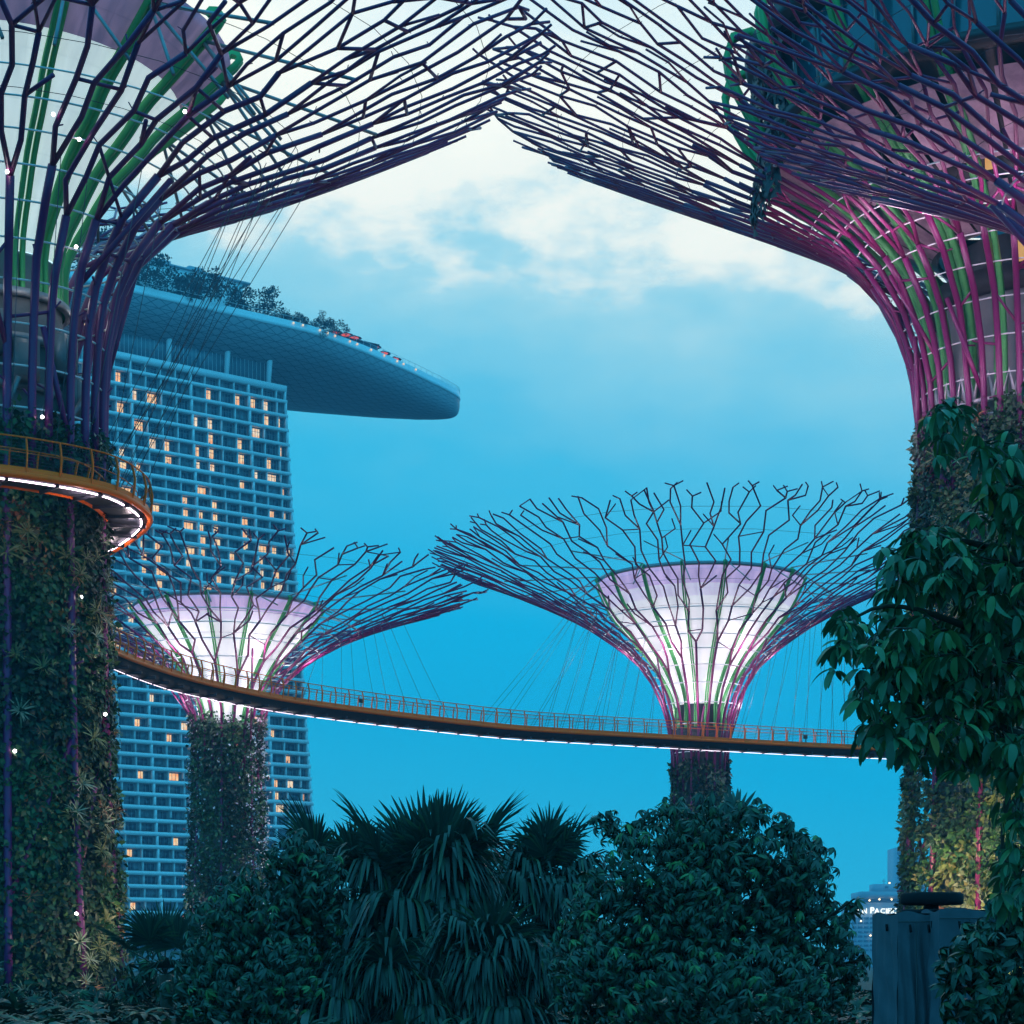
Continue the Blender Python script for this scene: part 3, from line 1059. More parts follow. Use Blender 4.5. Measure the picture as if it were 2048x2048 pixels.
for a in np.arange(0, 2 * PI, PI / 3):
    lamp(tD, prD.pt(axD, a, prD.s_of_z(27.0), 1.4), 260, (1, .88, .97), .3, 'uplight')
lamp(tD, prD.pt(axD, -.2, prD.s_of_z(9), 3.0), 420, (1, .9, .9), .2, 'garden_lamp')
lamp(tD, prD.pt(axD, -2.9, prD.s_of_z(6), 3.0), 420, (1, .85, .95), .2, 'garden_lamp')
lamp(tD, prD.pt(axD, -.3, prD.s_of_z(17), 3.0), 260, (1, .9, .9), .2, 'garden_lamp')

# ------------------------------------------------------------------ skyway
ZS = 22.0
near_edge = [(-46, 75.5), (-34, 78), (-26, 80.3), (-21.07, 82.3), (-18.94, 83.8), (-17.9, 84.8), (-17.07, 85.9), (-16.5, 87.9), (-16.3, 90.5), (-16.9, 92.8), (-18.4, 96),
             (-20.26, 99.3), (-23.0, 104.5), (-25.4, 111), (-26.6, 120), (-25.9, 130.5), (-23.3, 141.5), (-19.9, 149), (-15.95, 155.6), (-8.3, 164), (-1.0, 171),
             (3.7, 174.0), (15.4, 179.6), (28, 185.8), (38, 189.3), (48, 191.5)]


def resample(pts, step):
    pts = np.array(pts, float)
    for _ in range(3):
        q = np.empty((2 * len(pts) - 2, pts.shape[1]))
        q[0::2] = pts[:-1] * .75 + pts[1:] * .25
        q[1::2] = pts[:-1] * .25 + pts[1:] * .75
        pts = np.vstack([pts[:1], q, pts[-1:]])
    d = np.r_[0, np.cumsum(np.linalg.norm(np.diff(pts, axis=0), axis=1))]
    s = np.arange(0, d[-1], step)
    return np.stack([np.interp(s, d, pts[:, i]) for i in range(pts.shape[1])], -1)


E = resample(near_edge, .75)
T2 = norm(np.gradient(E, axis=0))
NL = np.stack([-T2[:, 1], T2[:, 0]], -1)          # towards the deck (left of travel)
WD = 2.0
blend = np.clip((np.arange(len(E)) - 60) / 60, 0, 1)


def track(off, dz):
    dz = np.broadcast_to(dz, (len(E),))
    return np.c_[E + NL * off, ZS + dz]


sk = thing('skyway', (E[0][0], E[0][1], ZS), 'orange aerial walkway curving between the supertrees with a lit strip beneath', 'walkway')
mb = MB()
mb.tube(track(0, 0), .14, 8)
mb.build('edge_tube', M['orange'], sk, smooth=True)
mb = MB()
mb.tube(track(WD, 0), .14, 8)
mb.build('edge_tube', M['orange'], sk, smooth=True)
mb = MB()
V = np.stack([track(.12, .10), track(WD - .12, .10), track(WD - .12, -.06), track(WD - .35, -.12 - .5 * blend), track(.75, -.12 - .5 * blend), track(.12, -.06), track(.12, .10)], 1)
mb.grid(V)
mb.build('deck', M['deck'], sk)
for i in range(2, len(E) - 2, 3):
    mb = MB()
    c = np.r_[E[i] + NL[i] * (WD / 2), ZS - .14 - .5 * blend[i]]
    ax3 = [np.r_[NL[i], 0], np.r_[T2[i], 0], [0, 0, 1]]
    mb.box(c, ax3, np.array([WD / 2 - .15, .05, .11]))
    mb.build('cross_beam', M['deck'], sk)
mb = MB()
lt = track(.38, -.16)
ltb = track(WD - .45, -.72)
LT = lt * (1 - blend[:, None]) + ltb * blend[:, None]
mb.tube(LT[:64], .038, 6)
mb.build('light_strip', M['led'], sk)
mb = MB()
mb.tube(LT[63:], .022, 6)
mb.build('light_strip', M['led_soft'], sk)
for i in range(20, len(E) - 2, 4):
    if i < 62 and i % 8 == 0:
        lamp(sk, np.r_[E[i] + NL[i] * .75, ZS - .62], 42, (1, .78, .82), .12, 'deck_lamp')
    if not (102 < E[i][1] < 128):
        lamp(sk, np.r_[E[i] - NL[i] * 2.2, ZS + .2], 12 if i < 62 else 8, (1, .70, .42), .12, 'rail_fill')  # added warm fill floating outside the walkway to bring out its orange
for off, sg in ((-.02, 1), (WD + .02, -1)):
    mb = MB()
    mb.tube(track(off + sg * .02, 1.58), .038, 6)
    mb.build('handrail', M['orange'], sk, smooth=True)
    mb = MB()
    V = np.stack([track(off, .12), track(off, .34), track(off + sg * .03, .34), track(off + sg * .03, .12), track(off, .12)], 1)
    mb.grid(V)
    mb.build('kick_plate', M['orange'], sk)
    mb = MB()
    for z in np.linspace(.5, 1.45, 8):
        mb.tube(track(off - sg * .05 * math.sin((z - .1) * 2), z), .008, 3)
    mb.build('wire_rail', M['cable'], sk)
mb = MB()
mb.tube(track(.55, 1.08), .025, 5)
mb.build('handrail', M['orange'], sk, smooth=True)
far = MB()
npost = 0
order = []
for i in range(2, len(E) - 1, 2):
    for off, sg in ((0, 1), (WD, -1)):
        def q(o, z):
            return np.r_[E[i] + NL[i] * (off + sg * o), ZS + z]
        P = [q(0, .05), q(-.10, .55), q(-.13, .95), q(-.06, 1.3), q(.02, 1.6)]
        order.append((sg, P, i))
near = [o for o in order if o[0] == 1]
vis = [o for o in near if not (104 < E[o[2]][1] < 127)][-98:]
ids = {id(o) for o in vis}
for o in order:
    sg, P, i = o
    tn = np.r_[T2[i], 0]
    m = MB() if id(o) in ids else far
    V = []
    for p in P:
        nrm = np.r_[NL[i], 0]
        V.append([p - tn * .03 - nrm * .05, p + tn * .03 - nrm * .05, p + tn * .03 + nrm * .05, p - tn * .03 + nrm * .05, p - tn * .03 - nrm * .05])
    m.grid(V)
    if m is not far:
        m.build('railing_post', M['orange'], sk)
tag(far.build('inner_railing_posts', M['orange'], sk), kind='stuff')
for px in (721, 1616):
    i = int(np.argmin(np.abs(1024 + F * E[:, 0] / E[:, 1] - px) + 1000 * (E[:, 1] < 140)))
    mb = MB()
    c = np.r_[E[i] + NL[i] * .15, ZS + .85]
    mb.box(c, [np.r_[T2[i], 0], np.r_[NL[i], 0], [0, 0, 1]], np.array([.2, .03, .17]))
    mb.box(c - np.array([0, 0, .5]), [np.r_[T2[i], 0], np.r_[NL[i], 0], [0, 0, 1]], np.array([.03, .03, .36]))
    mb.build('notice_plate', M['dark'], sk)
# suspension cables from the trees down to the walkway


def hang(pr, ax, a, z, i, side):
    top = pr.pt(ax, a, pr.s_of_z(z))
    bot = np.r_[E[i] + NL[i] * (0 if side else WD), ZS + .1]
    mb = MB()
    mid = (top + bot) / 2 - np.array([0, 0, .12])
    mb.tube([top, mid, bot], .02, 3)
    mb.build('suspension_cable', M['cable'], sk)


def idx(px, dmin):
    return int(np.argmin(np.abs(1024 + F * E[:, 0] / E[:, 1] - px) + 1000 * (E[:, 1] < dmin)))


for px, a, z in ((960, -2.9, 34.5), (1010, -2.8, 34.5), (1060, -2.9, 33.5), (1090, -2.6, 35), (1120, -2.75, 33.8), (1150, -2.5, 34), (1180, -2.8, 32), (1205, -2.5, 33), (1230, -2.6, 31.5), (1260, -2.4, 31.5), (1300, -2.5, 29.5),
                 (1480, -.6, 30.5), (1520, -.7, 32), (1545, -.5, 32.5), (1580, -.6, 33.5), (1610, -.3, 33.5), (1640, -.5, 34.5), (1670, -.25, 34.5), (1700, -.4, 35), (1740, -.2, 35)):
    hang(prC, axC, a, z, idx(px, 150), 1)
    hang(prC, axC, a + .08, z + .3, idx(px + 16, 150), 0)
for px, a, z in ((640, -.55, 29.5), (680, -.45, 30), (715, -.5, 30.5), (750, -.35, 30.5), (785, -.4, 31), (820, -.3, 31), (860, -.35, 31.3), (900, -.2, 31.5), (560, -.7, 29.5), (600, -.6, 30)):
    hang(prD, axD, a, z, idx(px, 140), 1)
for i, (a, z) in enumerate(((.15, 37.6), (.2, 38.2), (.1, 38.4), (.25, 38), (.05, 38.7), (.3, 37.6), (.12, 39), (.0, 38.2), (-.05, 38.8), (.18, 39.3), (.35, 37.6), (.22, 38.9))):
    dd = 96 + i * 1.1
    k = int(np.argmin(np.abs(E[:, 1] - dd) + 100 * (np.arange(len(E)) < 50)))
    hang(prA, axA, a, z, k, i % 2)
for a, z, y in ((-.55, 36.5, 86), (-.8, 35.5, 84.5), (-1.2, 35, 83), (-1.0, 36, 84), (-.3, 36.3, 89), (-1.6, 35, 81.5)):
    k = int(np.argmin(np.abs(E[:, 1] - y) + 100 * (np.arange(len(E)) > 60)))
    hang(prA, axA, a, z, k, 0)

# ------------------------------------------------------------------ hotel tower with its roof-top park
UA = np.array([.79, .61, 0])
UA /= np.linalg.norm(UA)
NA = np.array([.61, -.79, 0])
NA /= np.linalg.norm(NA)
C0 = np.array([-72.3, 640.0, 0])
ZT = 187.0
UP = np.array([0, 0, 1.])


def dsl(z):
    return 22.0 * (max(ZT - z, 0) / 179) ** 1.12


def fp(a, z, o=0.):
    """facade point: a metres left of the right corner, o metres out of the facade"""
    return C0 - UA * a + NA * (dsl(z) + o) + UP * z


AX = np.array([-UA, NA, UP])
hotel = thing('hotel_tower', (C0[0], C0[1], 0), 'tall white hotel tower with lit balcony windows and a boat-shaped roof deck', 'hotel')
zs = [ZT - 4.72 * i for i in range(7)]
while zs[-1] > 8:
    zs.append(zs[-1] - 3.92)
LW = 88.0
UN = 5.15
slab, wall, win, frm, grn = MB(), MB(), MB(), MB(), MB()
piers, walls_ = {}, {}
rh = np.random.default_rng(91)
lits = []
lit_px = [(1, 3), (1, 4), (1, 0), (0, 6), (0, 5), (2, 2)]
for k in range(len(zs) - 1):
    zt, zb = zs[k], zs[k + 1]
    zm = (zt + zb) / 2
    o0 = dsl(zm)
    sh = (.98 if k < 7 else 1.16) if k else 2.0

    def q(a, z, o):
        return C0 - UA * a + NA * (o0 + o) + UP * z
    slab.box(q(LW / 2 - .1, zt - sh / 2, -.75), AX, np.array([LW / 2 + .1, .75 + .003 * (k % 2), sh / 2]))
    wall.box(q(LW / 2, zm - sh / 2, -1.85), AX, np.array([LW / 2, .1, (zt - zb) / 2 + .6]))
    piers.setdefault(-1, MB()).box(q(.25, (zt - sh + zb) / 2, -.7), AX, np.array([.25, .72, (zt - zb - sh) / 2 + .01]))
    piers.setdefault(-2, MB()).box(q(LW - .25, (zt - sh + zb) / 2, -.7), AX, np.array([.25, .72, (zt - zb - sh) / 2 + .01]))
    a = 3.4
    j = 0
    edges = [.5, 3.4]
    while a < LW - 6:
        a += UN
        edges.append(a)
    for j in range(len(edges) - 1):
        a0, a1 = edges[j], edges[j + 1]
        thick = .30 if (j - 2) % 4 == 0 else .07
        pier = (j - 2) % 4 == 0
        (piers if pier else walls_).setdefault(j, MB()).box(q(a1, (zt - sh + zb) / 2, -1.0 if not pier else -.72), AX, np.array([thick, .82 if not pier else .70, (zt - zb - sh) / 2 + .01]))
        wf = .74 if j else .8
        wa0, wa1 = a0 + (a1 - a0) * (1 - wf) * .55 + .1, a1 - .45
        wb, wt = zb + .25, zt - sh - .30
        c = q((wa0 + wa1) / 2, (wb + wt) / 2, -1.72)
        hw, hh = (wa1 - wa0) / 2, (wt - wb) / 2
        cols = 4 if k < 7 else 3
        # frame bars
        for x in np.linspace(-1, 1, cols + 1):
            frm.box(c - UA * x * hw + NA * .06, AX, np.array([.06, .05, hh]))
        frm.box(c + UP * (hh), AX, np.array([hw + .06, .06, .07]))
        frm.box(c - UP * (hh), AX, np.array([hw + .06, .06, .07]))
        if k < 7:
            frm.box(c + UP * hh * .35 + NA * .002, AX, np.array([hw, .055, .06]))
        dens = .30 if k < 7 else (.46 if k < 22 else (.17 if k < 34 else .12))
        lit = rh.random() < dens and k > 0 and j < 15
        # left part of a lit unit glows, its curtain side stays dark
        if lit and len(lits) < 175:
            lits.append((c, hw, hh, rh.random() < .45))
            win.box(c - UA * (-hw * .62), AX, np.array([hw * .38, .03, hh]), 0)
        else:
            kinds = 1 if rh.random() < .45 else 0
            win.box(c - UA * hw * .5, AX, np.array([hw * .5, .03, hh]), kinds)
            win.box(c + UA * hw * .5, AX, np.array([hw * .5, .03, hh]), 1 if rh.random() < .3 else 0)
        # balcony planting and rail
        n = rh.integers(3, 8) if k > 2 else 2
        P = np.array([q(rh.uniform(a0 + .3, a1 - .3), zb + rh.uniform(.0, .3), -.35) for _ in range(n)])
        grn.inst(LEAF_V, LEAF_F, P, rand_rot(rh.normal(size=(n, 3)), rh) * rh.uniform(.5, 1.1, n)[:, None, None])
slab.build('balcony_slab', M['tower_white'], hotel)
wall.build('recessed_wall', M['tower_wall'], hotel)
for m in piers.values():
    m.build('pier', M['tower_white'], hotel)
for m in walls_.values():
    m.build('dividing_wall', M['tower_white'], hotel)
tag(win.build('window', [M['glass'], M['curtain']], hotel), kind='stuff')
frm.build('window_frame', M['tower_wall'], hotel)
tag(grn.build('balcony_planting', M['hedge'], hotel), kind='stuff')
# the lit windows one can pick out
lits.sort(key=lambda l: -l[1] * l[2])
rest = MB()
for n, (c, hw, hh, pale) in enumerate(lits):
    m = MB() if n < 100 else rest
    wk = .50 if n % 3 else (.62 if n % 2 else .9)
    m.box(c - UA * hw * (1 - wk) + NA * .012, AX, np.array([hw * wk, .03, hh]))
    if m is not rest:
        m.build('lit_window', M['lit_pale'] if pale else M['lit'], hotel)
if rest.n:
    tag(rest.build('lit_windows', M['lit'], hotel), kind='stuff')
# body behind the facade
mb = MB()
zz = np.linspace(ZT, 0, 12)
V = []
for z in zz:
    f, b = fp(.3, z, -2.05), fp(.3, z, -2.05) - NA * (18 + 0 * dsl(z)) - NA * dsl(z) * 1.4
    f2, b2 = f - UA * (LW - .6), b - UA * (LW - .6)
    V.append([f2, f, b, b2, f2])
mb.grid(V)
mb.add([V[0][0], V[0][1], V[0][2], V[0][3]], [[0, 1, 2, 3]])
mb.build('tower_body', M['tower_wall'], hotel)
# glazed crown set back under the park
mb = MB()
cr = C0 - UA * 33 - NA * 5.0
mb.box(cr + UP * (ZT + 5.6), AX, np.array([29.0, 1.0, 5.6]))
mb.build('glass_crown', M['crown_glass'], hotel)
mb = MB()
for a in np.arange(4.2, 62.2, 1.45):
    mb.box(C0 - UA * a - NA * 3.93 + UP * (ZT + 4.2), AX, np.array([.045, .06, 4.2]))
mb.box(C0 - UA * 33 - NA * 3.92 + UP * (ZT + 8.6), AX, np.array([29.1, .07, .16]))
mb.box(C0 - UA * 33 - NA * 3.90 + UP * (ZT + 11.3), AX, np.array([29.1, .12, .2]))
mb.build('crown_mullion', M['tower_white'], hotel)
mb = MB()
mb.box(C0 - UA * 66 - NA * 3.4 + UP * (ZT + 4.2), AX, np.array([3.4, .3, 3.4]))
mb.build('lit_room', M['lit_pale'], hotel)
for a in (5.2, 20.5, 41, 60.5):
    mb = MB()
    b, tpt = C0 - UA * a - NA * 2.2 + UP * ZT, C0 - UA * (a - 1.2) - NA * 3.0 + UP * (ZT + 13)
    mb.tube([b, tpt], [.75, 1.05], 10)
    mb.build('raking_column', M['tower_white'], hotel, smooth=True)
# the long boat-shaped park
P0 = np.array([-78.3, 629.0, 0])
WV = np.array([-.61, .79, 0])
HWP = 33.0
ZE = 204.0
s_t = np.array([-160, 18, 42, 69, 90, 97, 100, 100.6])
h_t = np.array([1, 1, .80, .50, .22, .11, .03, .004])
ss = np.r_[np.linspace(-160, 0, 24), np.linspace(4, 84, 24), np.linspace(86, 100.6, 18)]
hh = np.interp(ss, s_t, h_t)
hh = np.convolve(np.r_[[1] * 3, hh, [0.0] * 3], np.ones(3) / 3, 'same')[3:-3]
hh[-1] = .004
nth = 26
th = np.linspace(0, PI, nth)
V = np.empty((len(ss), nth, 3))
UV = np.empty((len(ss), nth, 2))
for i, (s, hw) in enumerate(zip(ss, hh)):
    dep = 12.8 * max(hw, .002) ** .27
    n = HWP * (1 - hw * np.sign(np.cos(th)) * np.abs(np.cos(th)) ** .9)
    z = ZE - dep * np.sin(th) ** .75
    V[i] = P0 + UA * s + WV * n[:, None] + UP * z[:, None]
    UV[i] = np.stack([np.full(nth, s / 2.6), th / PI * 22], -1)
mb = MB()
mb.grid(V)
park = mb.build('sky_park', M['hull'], hotel, smooth=True, uv=UV.reshape(-1, 2))
edge = P0 + UA * ss[:, None] + WV * (HWP * (1 - hh))[:, None]
edge2 = P0 + UA * ss[:, None] + WV * (HWP * (1 + hh))[:, None]
loop = np.vstack([edge, edge2[::-1]])
mb = MB()
out = norm(np.vstack([np.gradient(edge, axis=0), -np.gradient(edge2, axis=0)[::-1]]))
on = np.stack([out[:, 1], -out[:, 0], 0 * out[:, 0]], -1)
prof = [(.0, -.25), (.22, -.2), (.25, .9), (.1, 1.0), (.05, 1.05), (.05, 2.4), (-.1, 2.4), (-.15, .9), (-.8, .85)]
mb.grid(np.stack([loop + on * o + UP * (ZE + z) for o, z in prof], 1))
mb.build('parapet', M['tower_white'], park)
mb = MB()
mb.grid(np.stack([edge + UP * (ZE + .8), edge2 + UP * (ZE + .8)], 1))
mb.build('roof_deck', M['concrete'], park)
mb = MB()
for i in range(0, len(edge)):
    e = edge[i] + UP * (ZE + 2.4)
    mb.tube([e, e + UP * 1.3], .07, 4)
mb.tube(edge + UP * (ZE + 3.7), .07, 4)
mb.build('railing', M['white_pipe'], park)
for s in (10, 15, 20, 25, 30, 35, 40, 46, 52, 58, 64, 70):
    k = int(np.argmin(np.abs(ss - s)))
    mb = MB()
    c = edge[k] + on[k] * .4 + UP * (ZE + 1.7)
    mb.box(c, AX, np.array([.28, .1, .28]))
    mb.build('deck_light', M['lit_pale'], park)
# pavilion on the roof
pv = thing('roof_pavilion', P0 + UA * -25 + WV * 26 + UP * (ZE + .8), 'pale flat-roofed pavilion behind the trees on the roof deck', 'pavilion')
mb = MB()
c = P0 + UA * -17 + WV * 26 + UP * (ZE + 9.2)
mb.box(c, [UA, WV, UP], np.array([20, 8, 8.4]))
mb.build('wall', M['tower_white'], pv)
mb = MB()
mb.box(c + UP * 8.6, [UA, WV, UP], np.array([22.6, 8.6, .3]))
mb.box(c + UP * 9.7 + UA * 4 - WV * 5, [UA, WV, UP], np.array([2.5, 1.5, .9]))
mb.box(c + UP * 9.7 - UA * 8 - WV * 5, [UA, WV, UP], np.array([3, 1.5, .8]))
mb.build('roof', M['far_wall'], pv)


def small_tree(name, label, cat, base, h, wid, rng, group, m=M['hedge'], palm=False, trunk=True):
    t = thing(name, base, label, cat, group)
    base = np.asarray(base, float)
    mb = MB()
    mb.tube([base - UP * .3, base + UP * h * .35 + UA * .2, base + UP * h * .7], [h * .035, h * .028, h * .015], 6)
    mb.build('trunk', M['bark'], t)
    mb = MB()
    n = 1500
    k = 16
    cc = rng.normal(size=(k, 3)) * np.array([.32, .32, .2]) * wid
    cc[:, 2] += h * .68
    pick = rng.integers(0, k, n)
    P = base + cc[pick] + norm(rng.normal(size=(n, 3))) * (wid * .2 * rng.uniform(.2, 1, n) ** .5)[:, None]
    d = norm(P - base - np.array([0, 0, h * .5])) + rng.normal(size=(n, 3)) * .5 - np.array([0, 0, .3])
    mb.inst(LEAF_V, LEAF_F, P, frames(d, rng.normal(size=(n, 3))) * (rng.uniform(.05, .10, n) * wid)[:, None, None])
    mb.build('crown', m, t)
    return t


rt = np.random.default_rng(51)
for s, n, h, wd, lab in ((-41, 5, 16, 13, 'tallest rooftop tree, standing beside the supertree stems'), (-31, 5, 9.5, 11, 'round rooftop tree right of the tallest one'), (-16, 5, 10, 11, 'rounded rooftop tree in front of the pavilion'),
                         (-6.5, 5, 7, 9, 'low rooftop tree with small lamps below it'), (3, 5, 9.5, 10, 'feathery rooftop tree at the pavilion end'), (-52, 7, 18, 14, 'rooftop tree seen between the supertree stems'),
                         (-23, 4, 9, 11, 'low rooftop shrub between two rounded trees')):
    small_tree('rooftop_tree', lab, 'tree', P0 + UA * s + WV * n + UP * (ZE + .8), h, wd, rt, 'trees growing on the hotel roof deck')
for s, lab in ((10, 'first clipped shrub of the rooftop row, next to the feathery tree'), (13.5, 'dense rooftop shrub second along the row'), (17, 'dense rooftop shrub in the middle of the row'), (20.5, 'dense rooftop shrub right of the middle'),
               (25, 'broad dark rooftop shrub near the red parasols'), (28.5, 'last dark rooftop shrub before the red parasols')):
    small_tree('rooftop_shrub', lab, 'shrub', P0 + UA * s + WV * 5 + UP * (ZE + .6), 4.8, 6.5, rt, 'shrubs growing on the hotel roof deck')
for i, (s, n, lab) in enumerate(((32, 8, 'red-lit parasol nearest the rooftop shrubs'), (36, 8, 'red-lit parasol second from the rooftop shrubs'), (40, 9, 'red-lit parasol at the end of the first rooftop row'), (46, 12, 'first red-lit parasol after the gap on the roof'),
                                 (50.5, 13, 'second red-lit parasol after the gap on the roof'), (57, 17, 'single red-lit parasol over the roof edge'), (63.5, 20, 'last red-lit parasol towards the bow'))):
    b = P0 + UA * s + WV * n + UP * (ZE + .8)
    t = thing('parasol', b, lab, 'parasol', 'red-lit parasols on the hotel roof deck')
    mb = MB()
    mb.tube([b, b + UP * 4.6], .12, 5)
    mb.build('pole', M['steel'], t)
    mb = MB()
    mb.lathe([(2.6, b[2] + 3.9), (1.3, b[2] + 4.4), (.05, b[2] + 5.0)], 10, (b[0], b[1]))
    mb.build('canopy', M['dark_canvas'], t)
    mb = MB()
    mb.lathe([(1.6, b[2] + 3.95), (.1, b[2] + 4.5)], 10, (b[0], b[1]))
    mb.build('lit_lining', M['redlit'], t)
bar = thing('roof_bar', P0 + UA * 38 + WV * 11 + UP * (ZE + .8), 'long low glass bar under the red parasols on the roof deck', 'bar')
mb = MB()
mb.box(P0 + UA * 40 + WV * 13 + UP * (ZE + 2.6), [UA, WV, UP], np.array([10, 3, 1.8]))
mb.build('glass_wall', M['crown_glass'], bar)
mb = MB()
mb.box(P0 + UA * 40 + WV * 13 + UP * (ZE + 4.6), [UA, WV, UP], np.array([10.5, 3.4, .2]))
mb.build('roof', M['dark_canvas'], bar)

# ------------------------------------------------------------------ far hotel with the lit sign, grey tower behind it
D = 1500.
fb = thing('far_hotel', (*at(1760, 1930, D)[:2], 0), 'pale distant hotel with lit lettering along its top floor', 'hotel')


def pxbox(mb, x0, x1, y0, y1, D, depth, mi=0, dy=0.):
    a, b = at(x0, y1, D + dy), at(x1, y0, D + dy)
    mb.abox((a[0], D + dy, a[2]), (b[0], D + dy + depth, b[2]), mi)


mb = MB()
pxbox(mb, 1700, 1850, 1805, 1990, D, 40)
mb.build('wall', M['far_wall'], fb)
mb = MB()
pxbox(mb, 1722, 1850, 1783, 1797, D, 44, 0, -3)
pxbox(mb, 1732, 1850, 1797, 1805.5, D, 30, 1, 4)
pxbox(mb, 1748, 1792, 1768, 1783, D, 20, 0, 6)
pxbox(mb, 1770, 1777, 1772, 1776, D, 2, 1, 4.5)
mb.tube([at(1768, 1768, D + 12), at(1768, 1758, D + 12)], .35, 4)
mb.tube([at(1764, 1762, D + 12), at(1772, 1762, D + 12)], .3, 4)
mb.build('roof', [M['far_wall'], M['far_dark']], fb)
for y in range(1834, 1900, 9):
    for x in range(1704, 1848, 12):
        mb = MB()
        pxbox(mb, x, x + 9, y, y + 4.5, D, 1, 0, -.6)
        mb.build('window', M['far_dark'], fb)
for x, y in ((1779, 1766), (1739, 1801), (1759, 1799), (1783, 1799), (1722, 1842), (1741, 1871)):
    mb = MB()
    c = at(x, y, D - 3)
    mb.box(c, np.eye(3), np.array([.5, .4, .5]))
    mb.build('roof_light', M['warm_bulb'], fb)


def letters(txt, x0, base_y, cap_px, D, parent, first):
    cur = x0
    for i, ch in enumerate(txt):
        if ch == ' ':
            cur += cap_px * .55
            continue
        sz = cap_px * (1.22 if i in first else 1.0) / F * D / .70
        fc = bpy.data.curves.new('sign_letter', 'FONT')
        fc.body = ch
        fc.size = sz
        fc.extrude = .25
        fc.offset = .012 * sz
        o = bpy.data.objects.new('sign_letter', fc)
        COL.objects.link(o)
        p = at(cur, base_y, D - 2.0)
        o.rotation_euler = (PI / 2, 0, 0)
        o.location = p - np.array(parent.location)
        bpy.context.view_layer.update()
        wid = o.dimensions[0]
        me = bpy.data.meshes.new_from_object(o)
        o2 = bpy.data.objects.new('sign_letter', me)
        COL.objects.link(o2)
        o2.rotation_euler, o2.location, o2.parent = o.rotation_euler, o.location, parent
        me.materials.clear()
        me.materials.append(M['sign'])
        bpy.data.objects.remove(o)
        cur += (wid / D * F) + cap_px * .16


letters('PAN PACIFIC', 1703, 1826.5, 9.8, D, fb, (0, 4))
gt = thing('far_tower', (*at(1815, 1930, 1750)[:2], 0), 'grey distant tower block behind the planted trunk', 'tower')
mb = MB()
pxbox(mb, 1792, 1850, 1695, 1990, 1750, 40)
mb.build('wall', M['far_wall'], gt)
for y in range(1704, 1800, 10):
    mb = MB()
    pxbox(mb, 1794, 1848, y, y + 4, 1750, 1, 0, -.5)
    mb.build('window_band', M['far_dark'], gt)

# ------------------------------------------------------------------ grey cloth-covered booths and the black drum
def cloth_block(label, x0, x1, ytop, D, depth, hinge):
    a, b = at(x0, ytop, D), at(x1, ytop, D)
    t = thing('covered_booth', ((a[0] + b[0]) / 2, D, 0), label, 'booth', 'booths under grey cloth')
    rc = np.random.default_rng(int(x0))
    mb = MB()

    def face(p, q, nx):
        V = []
        p, q = np.asarray(p), np.asarray(q)
        nrm = np.array([q[1] - p[1], -(q[0] - p[0])])
        nrm = nrm / np.linalg.norm(nrm)
        ztop = a[2]
        for k, zf in enumerate(np.linspace(1, 0, 40)):
            row = []
            for i in range(nx + 1):
                u = i / nx
                xy = p + (q - p) * u
                wv = (.018 * math.sin(u * 9 + 3 * zf + x0) + .02 * math.sin(u * 23 + 1.7 * math.sin(zf * 9)) + .012 * math.sin(zf * 31 + u * 7)) * min(1, (1 - zf) * 4) * math.sin(PI * min(max(u, .04), .96)) ** .4
                row.append([xy[0] + nrm[0] * wv, xy[1] + nrm[1] * wv, ztop * zf + (0.02 * math.sin(u * PI * 2) if k == 0 else 0)])
            V.append(row)
        mb.grid(V)
    c = [(a[0] + hinge, D), (b[0], D - .05), (b[0], D + depth), (a[0], D + depth * .55)]
    face(c[3], c[0], 14)
    face(c[0], c[1], 40)
    face(c[1], c[2], 14)
    face(c[2], c[3], 20)
    mb.add([[x, y, a[2] - .004] for x, y in c], [[0, 1, 2, 3]])
    mb.build('cloth_cover', M['fabric'], t, smooth=True)
    for u in (.28, .75):
        mb = MB()
        p = np.array(c[0]) + (np.array(c[1]) - np.array(c[0])) * u
        mb.tube([[p[0], p[1] - .06, a[2] - .12], [p[0] + .01, p[1] - .07, a[2] - .20]], .014, 5)
        mb.build('tie_toggle', M['black'], t)
    mb = MB()
    p = np.array(c[3]) + (np.array(c[0]) - np.array(c[3])) * .5
    mb.tube([[p[0], p[1] - .08, a[2] - .11], [p[0] + .005, p[1] - .09, a[2] - .18]], .014, 5)
    mb.build('tie_toggle', M['black'], t)
    mb = MB()
    for z in (a[2] - .09,):
        mb.tube([[c[0][0], c[0][1] - .035, z], [c[1][0], c[1][1] - .035, z]], .006, 4)
    mb.tube([[(c[0][0] * .55 + c[1][0] * .45), D - .06, a[2] - .1], [(c[0][0] * .55 + c[1][0] * .45) + .03, D - .06, .0]], .006, 4)
    mb.build('seam', M['dark'], t)
    return t


cloth_block('grey cloth-covered booth with a folded dark left side, by the dense tree', 1768, 1871, 1826, 20.4, 1.2, .14)
cloth_block('slightly taller grey cloth-covered booth half behind the shrub', 1872, 2010, 1819, 20.0, 1.3, .03)
dr = thing('drum_stand', at(1864, 1930, 24.5) * np.array([1, 1, 0]), 'black covered drum on a post above the grey booths', 'stand')
xd, yd = at(1864, 0, 24.5)[:2]
z_ = lambda y: at(0, y, 24.5)[2]
mb = MB()
mb.lathe([(.02, z_(1786)), (.34, z_(1785.5)), (.375, z_(1789)), (.38, z_(1806)), (.35, z_(1810)), (.02, z_(1811))], 28, (xd, yd))
mb.build('drum', M['black'], dr, smooth=True)
mb = MB()
mb.lathe([(.09, z_(1811)), (.085, 0)], 12, (xd - .01, yd))
mb.lathe([(.02, z_(1819)), (.30, z_(1820)), (.32, z_(1829)), (.05, z_(1835))], 24, (xd - .1, yd - .1))
